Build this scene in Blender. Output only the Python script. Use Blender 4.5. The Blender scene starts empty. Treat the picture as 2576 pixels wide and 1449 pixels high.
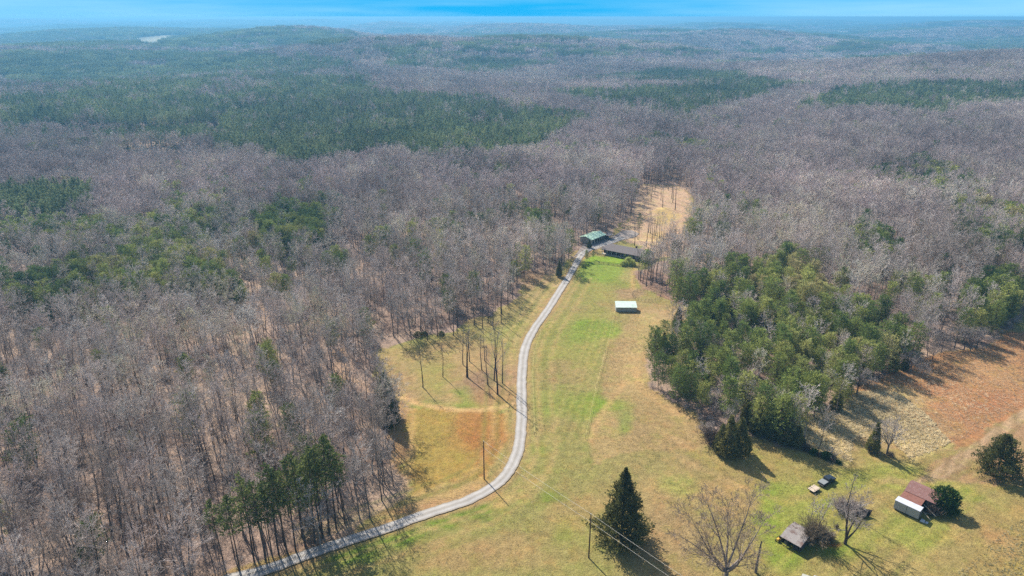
import bpy, math, random
import numpy as np
from mathutils import Vector, Matrix

# ------------------------------------------------------------------ camera, sky, sun, exposure
S = bpy.context.scene
CAM_H = 110.0
F = 1718.0                      # focal length in units of the 2576 px wide reference frame
PITCH = math.atan((724.5 - 42) / F)
cam_d = bpy.data.cameras.new("camera"); cam = bpy.data.objects.new("camera", cam_d)
S.collection.objects.link(cam); S.camera = cam
cam_d.sensor_width = 36.0; cam_d.lens = 36.0 * F / 2576.0
cam_d.clip_start = 1.0; cam_d.clip_end = 90000.0
cam.location = (0, 0, CAM_H); cam.rotation_euler = (math.pi / 2 - PITCH, 0, 0)

SUN_EL, SUN_AZ = math.radians(43), math.atan2(-0.52, 0.85)
W = bpy.data.worlds.new("World"); S.world = W; W.use_nodes = True
wn, wl = W.node_tree.nodes, W.node_tree.links; wn.clear()
sky = wn.new("ShaderNodeTexSky"); sky.sky_type = 'NISHITA'; sky.sun_disc = False
sky.sun_elevation = SUN_EL; sky.sun_rotation = SUN_AZ; sky.altitude = 100
bg1 = wn.new("ShaderNodeBackground"); bg1.inputs[1].default_value = 0.11; wl.new(sky.outputs[0], bg1.inputs[0])
tc = wn.new("ShaderNodeTexCoord"); sx = wn.new("ShaderNodeSeparateXYZ"); wl.new(tc.outputs['Generated'], sx.inputs[0])
mp = wn.new("ShaderNodeMapping"); mp.inputs['Scale'].default_value = (1.6, 1.6, 26); wl.new(tc.outputs['Generated'], mp.inputs[0])
nz = wn.new("ShaderNodeTexNoise"); nz.inputs['Scale'].default_value = 2.2; nz.inputs['Detail'].default_value = 6; wl.new(mp.outputs[0], nz.inputs[0])
ax = wn.new("ShaderNodeMath"); ax.operation = 'ABSOLUTE'; wl.new(sx.outputs[0], ax.inputs[0])
a1 = wn.new("ShaderNodeMath"); a1.operation = 'MULTIPLY_ADD'; a1.inputs[1].default_value = 0.75; wl.new(ax.outputs[0], a1.inputs[0]); wl.new(nz.outputs[0], a1.inputs[2])
cr = wn.new("ShaderNodeValToRGB"); wl.new(a1.outputs[0], cr.inputs[0])
cr.color_ramp.elements[0].position = 0.5; cr.color_ramp.elements[0].color = (0.013, 0.40, 0.80, 1)
cr.color_ramp.elements[1].position = 1.1; cr.color_ramp.elements[1].color = (0.24, 0.58, 0.86, 1)
bg2 = wn.new("ShaderNodeBackground"); bg2.inputs[1].default_value = 0.68; wl.new(cr.outputs[0], bg2.inputs[0])
mr = wn.new("ShaderNodeMapRange"); mr.inputs[1].default_value = 0.06; mr.inputs[2].default_value = 0.35
mr.inputs[3].default_value = 1; mr.inputs[4].default_value = 0; wl.new(sx.outputs[2], mr.inputs[0])
mxs = wn.new("ShaderNodeMixShader"); wl.new(mr.outputs[0], mxs.inputs[0]); wl.new(bg1.outputs[0], mxs.inputs[1]); wl.new(bg2.outputs[0], mxs.inputs[2])
wo = wn.new("ShaderNodeOutputWorld"); wl.new(mxs.outputs[0], wo.inputs[0])

sun_d = bpy.data.lights.new("sun", 'SUN'); sun = bpy.data.objects.new("sun", sun_d); S.collection.objects.link(sun)
sun_d.energy = 4.9; sun_d.angle = math.radians(0.55); sun_d.color = (1.0, 0.955, 0.89)
SD = Vector((-0.52, 0.85, 0)).normalized() * math.cos(SUN_EL) + Vector((0, 0, math.sin(SUN_EL)))
sun.rotation_euler = SD.to_track_quat('Z', 'Y').to_euler(); sun.location = (-200, 300, 300)
S.view_settings.view_transform = 'Standard'; S.view_settings.look = 'None'
S.view_settings.exposure = 0.84; S.view_settings.gamma = 1.0
cy = S.cycles
cy.max_bounces = 5; cy.diffuse_bounces = 2; cy.glossy_bounces = 2; cy.transparent_max_bounces = 4; cy.volume_bounces = 0
cy.transmission_bounces = 2; cy.use_denoising = False; cy.denoiser = 'OPENIMAGEDENOISE'; cy.denoising_input_passes = 'RGB_ALBEDO_NORMAL'
cy.caustics_reflective = False; cy.caustics_refractive = False
HAZE_DENSITY, HAZE_COLOR = 2.1e-4, (0.17, 0.46, 0.71, 1)

# ------------------------------------------------------------------ projection helpers (reference frame 2576 x 1449)
cP, sP = math.cos(PITCH), math.sin(PITCH)
def g(x, y, z=0.0):
    a = (x - 1288) / F; b = (724.5 - y) / F
    d = (a, cP + b * sP, -sP + b * cP); t = (z - CAM_H) / d[2]
    return Vector((d[0] * t, d[1] * t, z))
def proj(x, y, z):
    dz = z - CAM_H; dep = np.maximum(y * cP - dz * sP, 1e-3); u = y * sP + dz * cP
    return 1288 + F * x / dep, 724.5 - F * u / dep, dep
def height_at(bx, by, ty):
    p = g(bx, by); return CAM_H - p.y * math.tan(math.atan((ty - 724.5) / F) + PITCH)
def inpoly(px, py, poly):
    px = np.asarray(px, float); py = np.asarray(py, float); r = np.zeros(px.shape, bool); n = len(poly)
    P = np.array(poly, float)
    m = (px >= P[:, 0].min()) & (px <= P[:, 0].max()) & (py >= P[:, 1].min()) & (py <= P[:, 1].max())
    if not m.any(): return r
    x, y = px[m], py[m]; c = np.zeros(x.shape, bool)
    for i in range(n):
        x0, y0 = P[i]; x1, y1 = P[(i + 1) % n]
        if y0 == y1: continue
        c ^= ((y0 > y) != (y1 > y)) & (x < (x1 - x0) * (y - y0) / (y1 - y0) + x0)
    r[m] = c; return r
def vnoise(x, y, seed=0):
    x = np.asarray(x, float); y = np.asarray(y, float)
    xi = np.floor(x).astype(np.int64); yi = np.floor(y).astype(np.int64); fx = x - xi; fy = y - yi
    fx = fx * fx * fx * (fx * (fx * 6 - 15) + 10); fy = fy * fy * fy * (fy * (fy * 6 - 15) + 10)
    def h(a, b):
        n = (a * 374761393 + b * 668265263 + seed * 1442695041) & 0xffffffff
        n = ((n ^ (n >> 13)) * 1274126177) & 0xffffffff
        return ((n ^ (n >> 16)) & 0xffff) / 65535.0
    return (h(xi, yi) * (1 - fx) + h(xi + 1, yi) * fx) * (1 - fy) + (h(xi, yi + 1) * (1 - fx) + h(xi + 1, yi + 1) * fx) * fy
def fbm(x, y, s, o=4, seed=0):
    v = 0; a = 1; t = 0
    for i in range(o):
        v = v + a * vnoise(np.asarray(x) / s + 31.7 * i, np.asarray(y) / s - 17.3 * i, seed + i); t += a; a *= .5; s = s * .5
    return v / t
def sstep(a, b, x):
    t = np.clip((x - a) / (b - a), 0, 1); return t * t * (3 - 2 * t)
def terrain(x, y):
    x = np.asarray(x, float); y = np.asarray(y, float); r = np.hypot(x, y)
    a = sstep(560, 1700, r)
    n1 = fbm(x + 900, y * 1.25 + 300, 900, 2, 5) - .5
    n2 = fbm(x * .6, y, 2600, 2, 9) - .5
    n3 = fbm(x * .45, y, 9000, 3, 14)
    h = a * (120 * n1 + 74 * n2) + sstep(6000, 22000, r) * (90 * n3 - 6)
    return np.minimum(h, 72) + a * 2
rng = np.random.default_rng(7); random.seed(7)

# ------------------------------------------------------------------ land cover in the reference frame
FIELD = [(560,1470),(600,1440),(700,1400),(800,1382),(880,1345),(930,1318),(960,1280),(1000,1235),(1010,1180),(1000,1110),(985,1070),(978,1000),
 (945,930),(935,890),(960,876),(1050,852),(1140,832),(1200,800),(1240,800),(1290,745),(1300,715),(1330,690),(1400,690),(1420,675),(1452,640),(1462,625),(1475,618),
 (1500,590),(1530,597),(1560,570),(1590,545),(1600,500),(1614,462),(1700,466),(1748,496),(1742,560),(1734,600),(1700,645),(1650,668),(1625,675),(1602,690),
 (1608,712),(1640,722),(1680,745),(1725,770),(1765,778),(1730,800),(1690,840),(1645,880),(1628,935),(1640,975),(1680,1010),(1750,1048),(1770,1072),
 (1790,1100),(1850,1110),(1890,1095),(1960,1115),(2030,1130),(2115,1165),(2060,1120),(2012,1100),(2000,1060),(2060,1062),(2125,1040),(2120,1000),(2190,962),(2300,925),(2350,885),
 (2470,870),(2540,840),(2576,790),(2800,700),(2800,1700),(400,1700),(400,1560)]
SMALL_CLEAR = [[(822,882),(860,880),(880,900),(905,945),(945,965),(935,985),(900,960),(845,935)],
 [(632,760),(648,752),(665,790),(655,812)],[(110,810),(130,812),(128,835),(112,832)],
 [(305,398),(450,393),(540,398),(560,416),(440,432),(310,430)],[(50,340),(290,333),(560,330),(560,352),(240,366),(60,362)],
 [(2520,640),(2576,650),(2576,700),(2540,700)],[(2380,590),(2405,585),(2410,600),(2385,604)],
 [(215,112),(225,103),(270,100),(272,108)],[(285,106),(300,98),(340,94),(350,110),(345,121),(410,121),(412,106),(440,101),(485,98),(478,90),(430,88),(360,92),(320,96)],
 [(150,104),(165,100),(200,102)],[(880,100),(885,96),(908,97),(906,104)],[(1540,70),(1570,68),(1580,71),(1550,73)],[(620,96),(700,93),(690,99)],[(60,108),(120,104),(110,111)],[(1480,77),(1600,74),(1590,79)],[(2080,62),(2160,60),(2150,64)],[(500,74),(620,72),(600,76)],[(1050,60),(1160,58),(1140,62)]]
LANE = [(432,505),(475,560),(525,625),(570,680),(610,725)]
lane_w = [g(*p) for p in LANE]
ROAD = [(560,1462),(644,1441),(706,1421),(769,1397),(869,1363),(969,1331),(1069,1295),(1169,1262),(1231,1231),(1264,1205),(1288,1172),(1304,1130),(1310,1087),
 (1312,1040),(1312,990),(1313,940),(1317,895),(1328,857),(1348,822),(1383,772),(1413,724),(1432,695),(1448,666),(1464,640),(1490,624),(1530,612),(1565,598)]
# pine stands: polygon of the treetops as seen, share of evergreens, kind (t = tall plantation, b = bushy)
STANDS = [
 ([(0,128),(400,128),(700,138),(860,150),(935,195),(940,228),(1000,238),(1070,243),(1200,240),(1300,268),(1465,290),(1470,302),(1420,330),(1350,365),(1240,382),(1130,398),(1060,398),(980,372),(850,395),(740,410),(680,385),(620,372),(555,372),(540,345),(300,352),(0,352)], .93, 't'),
 ([(0,60),(520,58),(860,78),(880,110),(560,120),(0,118)], .82, 't'),
 ([(940,168),(1000,152),(1160,140),(1300,146),(1412,156),(1405,163),(1290,176),(1240,192),(1180,186),(1060,166)], .93, 't'),
 ([(880,122),(1150,104),(1500,115),(1300,128),(1000,150)], .7, 't'),
 ([(1365,206),(1560,188),(1700,174),(1850,181),(1940,206),(2070,214),(1980,226),(1880,250),(1830,264),(1700,290),(1560,275),(1480,265),(1400,235),(1560,224),(1840,215)], .94, 't'),
 ([(2005,268),(2100,226),(2250,210),(2450,205),(2700,212),(2700,252),(2500,260),(2400,276),(2380,290),(2250,282),(2060,277)], .95, 't'),
 ([(2070,118),(2180,95),(2280,94),(2340,101),(2260,111),(2200,126),(2080,131)], .9, 't'),
 ([(2330,98),(2576,88),(2700,90),(2700,120),(2500,118)], .55, 't'),
 ([(1868,126),(1960,119),(1985,128),(1900,134)], .9, 't'),
 ([(2110,142),(2240,136),(2350,145),(2200,153)], .5, 't'),
 ([(1600,345),(1640,335),(1700,345),(1780,355),(1760,375),(1680,375),(1620,365)], .45, 'b'),
 ([(628,545),(680,512),(720,492),(790,508),(832,520),(832,545),(790,585),(700,592),(640,578)], .92, 'b'),
 ([(0,478),(100,474),(225,468),(232,520),(200,535),(100,545),(0,548)], .97, 't'),
 ([(0,550),(140,545),(250,538),(275,560),(180,580),(100,600),(0,592)], .85, 'b'),
 ([(140,580),(280,545),(430,545),(470,575),(470,610),(300,620),(180,605)], .45, 'b'),
 ([(422,500),(452,492),(500,560),(560,640),(622,715),(604,728),(530,655),(470,580)], .7, 'b'),
 ([(1100,86),(1500,80),(1700,92),(1300,101)], .75, 't'),([(1500,57),(2700,55),(2700,68),(1900,73)], .7, 't'),([(350,51),(900,55),(880,63),(400,63)], .8, 't'),([(1350,128),(1700,120),(1800,130),(1500,140)], .6, 't'),
 ([(0,690),(100,652),(300,622),(430,602),(480,588),(530,640),(570,690),(540,705),(400,702),(200,742),(0,745)], .62, 'b'),
 ([(400,455),(440,460),(520,520),(500,560),(470,560),(420,510)], .6, 'b'),
 ([(500,520),(640,500),(640,560),(520,580)], .3, 'b'),
 ([(2180,420),(2260,412),(2400,430),(2500,455),(2475,512),(2420,500),(2300,470),(2190,440)], .5, 'b'),
 ([(2240,392),(2330,388),(2400,425),(2330,430),(2250,410)], .4, 'b'),
 ([(2130,560),(2200,552),(2275,590),(2270,625),(2200,632),(2140,600)], .5, 'b'),
 ([(2380,500),(2500,505),(2700,540),(2700,650),(2560,620),(2500,640),(2440,600),(2400,560)], .6, 'b'),
 ([(2440,690),(2500,662),(2700,680),(2700,800),(2550,790),(2480,760)], .75, 'b'),
 ([(1280,610),(1320,600),(1330,640),(1290,660)], .5, 'b'),([(870,760),(920,750),(920,800),(880,800)], .6, 'b'),
 ([(640,835),(700,830),(690,900),(640,890)], .35, 'b'),([(310,1090),(360,1085),(350,1140),(320,1145)], .4, 'b'),
 ([(640,1060),(700,1055),(860,1100),(870,1180),(700,1200),(640,1140)], .2, 'b'),
 ([(1840,690),(1860,668),(1940,662),(1955,650),(1975,645),(2010,665),(2100,720),(2180,770),(2240,800),(2300,850),(2315,905),(2290,925),(2240,952),(2190,958),(2160,950),(2100,1000),(2120,1040),(2060,1062),(1995,1055),(2010,1130),(1960,1118),(1880,1085),(1760,1045),(1670,1000),(1620,950),(1610,900),(1630,860),(1690,800),(1720,760),(1700,745),(1740,700)], .70, 'r'),
]
# colours as seen in sunlight (sRGB 0..255) turned into base colours
LIT = 1.68
def lin(c, k=1.0):
    c = np.array(c, float) / 255.0; c = np.where(c <= .04045, c / 12.92, ((c + .055) / 1.055) ** 2.4); return c * k / LIT

# ------------------------------------------------------------------ ground mesh
def geo(a, b, n): return list(np.geomspace(a, b, n))
xs = np.array([-v for v in geo(190, 34000, 74)][::-1] + list(np.arange(-188, 292, 1.25)) + geo(294, 34000, 74))
ys = np.array([-400, -200, -100, 0, 40, 60] + list(np.arange(72, 330, 1.0)) + list(np.arange(330, 520, 1.7)) + geo(522, 36000, 120))
GX, GY = np.meshgrid(xs, ys); gx, gy = GX.ravel(), GY.ravel(); gz = terrain(gx, gy)
px, py, dep = proj(gx, gy, gz)
behind = gy < 40
wx = (fbm(gx, gy, 14, 4, 40) - .5); wy = (fbm(gx, gy, 14, 4, 50) - .5)
sc_ = F / dep
qx, qy = proj(gx + wx * 9, gy + wy * 9, gz)[:2]
N = len(gx); col = np.zeros((N, 3)); kind = np.zeros(N)      # kind: roughness of the cover (0 grass, 1 litter)
n8 = fbm(gx, gy, 30, 4, 3); n9 = fbm(gx, gy, 9, 3, 77); n10 = fbm(gx, gy, 70, 3, 8)
def mix(c, w): 
    global col
    w = np.clip(w, 0, 1)[:, None]; col = col * (1 - w) + np.asarray(c) * w
mix(lin((180, 152, 132)), np.ones(N)); mix(lin((198, 168, 142)), sstep(.45, .65, n8)); mix(lin((140, 112, 96)), sstep(.5, .72, n9) * .7)
infield = inpoly(qx, qy, FIELD); kind[:] = 1 - infield
mix(lin((168, 152, 98)), infield * 1.0)
mix(lin((178, 150, 108)), infield * sstep(.42, .6, n8) * .8)
mix(lin((158, 156, 88)), infield * sstep(.5, .68, n10) * .75)
mix(lin((190, 165, 118)), infield * sstep(.6, .8, n9) * .35)
for pl in SMALL_CLEAR[:6]: mix(lin((205, 168, 135)), inpoly(qx, qy, pl)); 
for pl in SMALL_CLEAR[6:]: mix(lin((176, 168, 128)), inpoly(px, py, pl) * 1.0)
def patch(cx, cy, rx, ry, c, w=1.0, soft=.55, fr=.9):
    d = np.hypot((qx - cx) / rx, (qy - cy) / ry) + (n8 - .5) * fr + (n9 - .5) * fr * .8
    mix(lin(c), (1 - sstep(1 - soft, 1 + soft * .6, d)) * w)
def ppoly(pl, c, w=1.0): mix(lin(c), inpoly(qx, qy, pl) * w)
ppoly([(1530,850),(1590,795),(1640,768),(1760,775),(1690,840),(1640,870),(1625,960),(1700,1040),(1800,1110),(1640,1130),(1500,1180),(1478,1105),(1500,1000),(1520,920)], (184,156,110), .75)
patch(1480,720,110,60,(158,156,82),.85); patch(1440,870,100,90,(160,155,84),.8)
patch(1505,695,75,26,(140,160,64),.9); patch(1500,830,55,24,(140,162,62),.95); patch(1445,845,60,18,(146,158,72),.6)
patch(1480,1012,34,34,(128,156,54),1); patch(1430,1015,70,34,(148,156,74),.7); patch(1530,1010,26,12,(128,156,54),.6)
patch(1562,1060,26,38,(146,158,80),.75); patch(1432,945,60,30,(176,148,106),.6); patch(1400,1080,40,24,(178,150,108),.5)
patch(1405,1242,34,20,(124,150,56),.95); patch(1440,1350,36,22,(132,150,62),.8); patch(1705,1212,62,32,(158,166,82),.85)
patch(1352,1135,14,30,(138,148,66),.8); patch(1590,1230,160,60,(182,154,106),.5); patch(1480,1300,120,70,(184,152,104),.5)
patch(1600,920,40,60,(206,180,124),.45); patch(1640,840,60,50,(196,176,116),.55); patch(1680,790,50,14,(206,176,130),.6)
patch(1590,740,36,14,(176,146,112),.8); patch(1580,775,40,10,(182,148,110),.6)
ppoly([(800,1449),(880,1392),(960,1358),(1060,1328),(1120,1300),(1232,1268),(1250,1274),(1180,1318),(1110,1345),(1060,1400),(1000,1449)], (128,148,60), .0)
for (a, b, r1, r2) in ((900,1410,100,26),(1000,1372,90,20),(1080,1335,70,17),(1150,1305,60,13),(1210,1280,40,8)): patch(a,b,r1,r2,(118,146,50),.95,.5,.7)
patch(1150,1405,170,50,(186,152,108),.6); patch(1300,1400,160,60,(184,154,108),.5)
patch(1150,920,130,70,(184,154,108),.85); patch(1090,940,50,40,(164,156,88),.7); patch(1180,1000,60,30,(152,158,78),.85); patch(1000,900,50,26,(184,160,104),.6)
patch(1235,960,50,45,(164,134,104),.9); patch(1250,1000,50,24,(178,140,98),.8); patch(1000,960,50,60,(180,148,110),.8); patch(1130,1000,30,16,(196,162,118),.6)
patch(1350,700,60,26,(180,148,116),.9); patch(1400,730,60,30,(166,156,92),.7); patch(1330,770,50,30,(172,156,100),.8); patch(1395,716,30,3.5,(216,188,140),.7)
ppoly([(1042,1022),(1275,1032),(1288,1060),(1262,1140),(1215,1205),(1120,1225),(1040,1245),(1000,1250),(1036,1150)], (178,146,80), .9)
ppoly([(1150,1030),(1275,1034),(1284,1060),(1262,1130),(1212,1200),(1190,1180),(1170,1100)], (184,132,78), .55); patch(1215,1095,55,60,(182,122,70),.6,.8,1.2); patch(1080,1120,50,90,(172,152,80),.7)
ppoly([(985,1000),(1040,1022),(1036,1150),(1000,1240),(1010,1180),(985,1070)], (190,150,110), .85); patch(990,1075,16,22,(214,168,96),.9)
patch(1060,1270,110,34,(184,148,106),.9); patch(1180,1235,90,30,(180,150,100),.7); patch(980,1300,60,24,(196,148,104),.8)
ppoly([(1468,655),(1500,640),(1520,644),(1560,652),(1612,660),(1600,672),(1500,660),(1450,690),(1440,684)], (140,166,54), 1.0)
patch(1530,652,50,9,(146,172,56),1,.4,.4); patch(1470,668,30,10,(132,158,60),.8)
ppoly([(1610,462),(1700,468),(1735,495),(1722,560),(1730,610),(1700,640),(1640,655),(1610,620),(1560,606),(1562,575),(1592,545),(1600,500)], (210,178,146), .95)
patch(1712,560,30,50,(204,172,140),.9)
patch(1675,545,32,26,(206,178,116),.9); patch(1668,522,18,3.5,(236,204,140),1,.3,.3); patch(1640,590,50,14,(200,172,112),.7); patch(1625,602,50,3,(236,208,150),.8,.3,.4); patch(1640,615,20,2.5,(232,206,140),.8)
ppoly([(1640,720),(1720,768),(1690,760),(1604,722),(1604,690),(1640,680),(1700,700),(1760,760)], (170,136,114), .9)
ppoly([(1745,1130),(2576,1130),(2800,1700),(1850,1700),(1900,1400),(1900,1250)], (172,158,92), .55)
for a in ((1960,1260,60,50),(2150,1210,120,40),(2230,1190,110,34),(2320,1230,90,30),(1990,1390,60,60),(2160,1350,110,50),(2060,1290,90,40),(2330,1330,100,50),(2000,1230,60,24),(2420,1250,60,30)): patch(*a,(158,162,78),.8)
patch(1945,1300,40,60,(142,162,62),.7); patch(1950,1240,34,14,(136,158,62),.7); patch(2120,1380,40,20,(136,160,54),.6); patch(1980,1400,40,26,(140,160,62),.8)
patch(1900,1160,90,30,(178,158,98),.6); patch(1830,1240,100,60,(180,150,104),.7); patch(2260,1220,34,10,(200,166,122),.7,.5,.6); patch(2300,1230,30,8,(196,160,118),.5)
patch(2100,1365,22,8,(186,122,78),.95,.4,.4); patch(2400,1330,60,30,(184,152,104),.5); patch(2120,1200,40,14,(196,172,118),.4)
ppoly([(2640,1020),(2500,1090),(2400,1135),(2310,1175),(2390,1215),(2480,1225),(2700,1250)], (184,148,112), .85)
patch(2500,1130,70,24,(190,152,116),.7); patch(2400,1180,60,22,(170,154,96),.6)
ppoly([(2160,975),(2290,930),(2340,890),(2470,872),(2540,845),(2700,780),(2700,1000),(2500,1062),(2400,1120),(2300,1080),(2200,1020)], (190,140,98), .95)
patch(2430,930,140,50,(200,160,112),.7,.6,1.4); patch(2550,950,90,40,(196,158,108),.6,.6,1.4); patch(2240,990,50,24,(196,150,100),.6,.6,1.4); patch(2250,1010,90,34,(204,180,124),.8,.6,1.3); patch(2330,1075,60,30,(204,178,122),.7,.6,1.3); patch(2480,1010,60,30,(178,122,84),.5); patch(2330,1060,60,26,(178,140,98),.7)
ppoly([(1990,1048),(2110,1030),(2160,985),(2230,1012),(2300,1060),(2330,1100),(2390,1112),(2380,1122),(2330,1140),(2290,1156),(2250,1120),(2170,1100),(2142,1110),(2142,1168),(2050,1128),(2015,1110)], (206,184,124), .95)
ppoly([(2700,1240),(2576,1275),(2500,1325),(2440,1390),(2400,1449),(2330,1560),(2700,1700)], (176,154,96), .9)
patch(2540,1380,60,40,(186,150,104),.6)
def line_paint(pts, w, c, k):
    P = [g(*p) for p in pts]; d = np.full(N, 1e9); near = (gy < 500) & (gy > 60); X_, Y_ = gx[near] + wx[near] * 1.5, gy[near] + wy[near] * 1.5; dn = np.full(len(X_), 1e9)
    for a, b in zip(P[:-1], P[1:]):
        ab = np.array([b.x - a.x, b.y - a.y]); t = np.clip(((X_ - a.x) * ab[0] + (Y_ - a.y) * ab[1]) / (ab @ ab), 0, 1); dn = np.minimum(dn, np.hypot(X_ - a.x - t * ab[0], Y_ - a.y - t * ab[1]))
    d[near] = dn; mix(lin(c), (1 - sstep(w * .4, w, d)) * k)
for off in (0, 5): line_paint([(992,990+off*.4),(1040,1010+off*.6),(1090,1021+off*.8),(1150,1028+off),(1210,1029+off),(1262,1024+off),(1296,1014+off*.6)], 1.1, (222, 184, 128), .75)
for l in ([(1042,1030),(1036,1100),(1030,1180),(1010,1240)],[(1600,925),(1612,980),(1650,1010),(1700,1040),(1760,1060)],[(1478,1110),(1500,1060),(1540,1000),(1570,960)],[(1600,660),(1594,690),(1590,730)],[(1210,1215),(1185,1228),(1140,1240)],[(1240,1280),(1320,1240),(1350,1200)]): line_paint(l, 1.6, (216, 178, 124), .5)
rdl = [p for p in ROAD]; line_paint(rdl, 4.2, (196, 158, 116), .6)
def shifted(o, a=3, b=22):
    W_ = [g(*p) for p in ROAD[a:b]]; out = []
    for i, p in enumerate(W_):
        d = (W_[min(i + 1, len(W_) - 1)] - W_[max(i - 1, 0)]).normalized(); q = p + Vector((-d.y, d.x, 0)) * o; X_, Y_, _ = proj(np.array([q.x]), np.array([q.y]), 0.); out.append((float(X_[0]), float(Y_[0])))
    return out
for o_, c_ in ((4.6, (212, 180, 122)), (6.4, (140, 140, 74)), (8.2, (208, 180, 120)), (10.4, (146, 146, 80)), (-5.2, (206, 172, 120)), (-7.4, (146, 142, 78)), (-9.8, (204, 172, 118)), (-12.6, (150, 146, 82))): line_paint(shifted(o_), .95, c_, .42)
for k_ in range(9): line_paint([(1560 - k_ * 9, 800), (1530 - k_ * 10, 900), (1500 - k_ * 11, 1010), (1470 - k_ * 14, 1120)], .8, (196, 176, 112) if k_ % 2 else (140, 142, 74), .3)
for k_ in range(12): line_paint([(1900 + k_ * 34, 1449), (2010 + k_ * 36, 1330), (2160 + k_ * 36, 1220), (2260 + k_ * 34, 1165)], .8, (206, 184, 116) if k_ % 2 else (142, 146, 72), .3)
for k_ in range(8): line_paint([(1620 + k_ * 10, 1040 + k_ * 22), (1720 + k_ * 4, 1100 + k_ * 20), (1850, 1160 + k_ * 20), (1960, 1185 + k_ * 24)], .9, (212, 176, 122) if k_ % 2 else (156, 140, 84), .3)
for k_ in range(6): line_paint([(1000 + k_ * 12, 905 + k_ * 12), (1010 + k_ * 14, 960 + k_ * 6), (1060 + k_ * 14, 1000), (1130, 1012 - k_ * 7)], .7, (206, 176, 122) if k_ % 2 else (150, 138, 82), .35)
for k_ in range(7):
    o_ = k_ * 14; line_paint([(2300 + o_, 1215 - o_ * .15), (2400 + o_, 1150 - o_ * .2), (2480 + o_, 1095 - o_ * .3), (2640 + o_, 990 - o_ * .3)], 1.0, (214, 182, 146) if k_ % 2 else (158, 132, 92), .7)
lum = col.mean(1, keepdims=True); sat = np.where(infield, 1.06, 1.02)[:, None]; col = np.clip((lum + (col - lum) * sat) * np.where(infield[:, None], np.array([[1.02, .985, .95]]), 1.0), .004, .9)
# deep-forest and far tones
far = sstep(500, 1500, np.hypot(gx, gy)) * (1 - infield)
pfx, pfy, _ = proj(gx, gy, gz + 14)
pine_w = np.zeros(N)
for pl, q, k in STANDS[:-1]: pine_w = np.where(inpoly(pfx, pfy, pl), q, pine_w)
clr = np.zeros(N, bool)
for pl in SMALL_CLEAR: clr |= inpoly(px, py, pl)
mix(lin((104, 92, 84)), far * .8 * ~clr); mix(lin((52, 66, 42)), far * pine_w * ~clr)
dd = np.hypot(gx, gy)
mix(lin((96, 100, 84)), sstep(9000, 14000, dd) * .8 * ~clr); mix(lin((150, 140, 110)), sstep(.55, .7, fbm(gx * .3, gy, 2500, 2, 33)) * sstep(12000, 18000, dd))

nx_, ny_ = len(xs), len(ys)
# small relief
gz = gz + np.where(dd < 700, (fbm(gx, gy, 18, 3, 60) - .5) * .22, 0)
me = bpy.data.meshes.new("ground")
idx = np.arange(N).reshape(ny_, nx_)
quads = np.stack([idx[:-1, :-1], idx[:-1, 1:], idx[1:, 1:], idx[1:, :-1]], -1).reshape(-1, 4)
def fill(me, V, Fq, nside=4):
    V = np.asarray(V, np.float32); Fq = np.asarray(Fq, np.int32)
    me.vertices.add(len(V)); me.vertices.foreach_set("co", V.ravel())
    me.loops.add(Fq.size); me.loops.foreach_set("vertex_index", Fq.ravel())
    me.polygons.add(len(Fq)); me.polygons.foreach_set("loop_start", np.arange(0, Fq.size, nside, dtype=np.int32))
    me.polygons.foreach_set("loop_total", np.full(len(Fq), nside, np.int32)); me.update(calc_edges=True)
fill(me, np.stack([gx, gy, gz], -1), quads)
me.polygons.foreach_set("use_smooth", np.ones(len(quads), bool))
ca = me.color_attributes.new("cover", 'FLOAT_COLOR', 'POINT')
ca.data.foreach_set("color", np.concatenate([col, kind[:, None]], 1).astype(np.float32).ravel())

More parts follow.
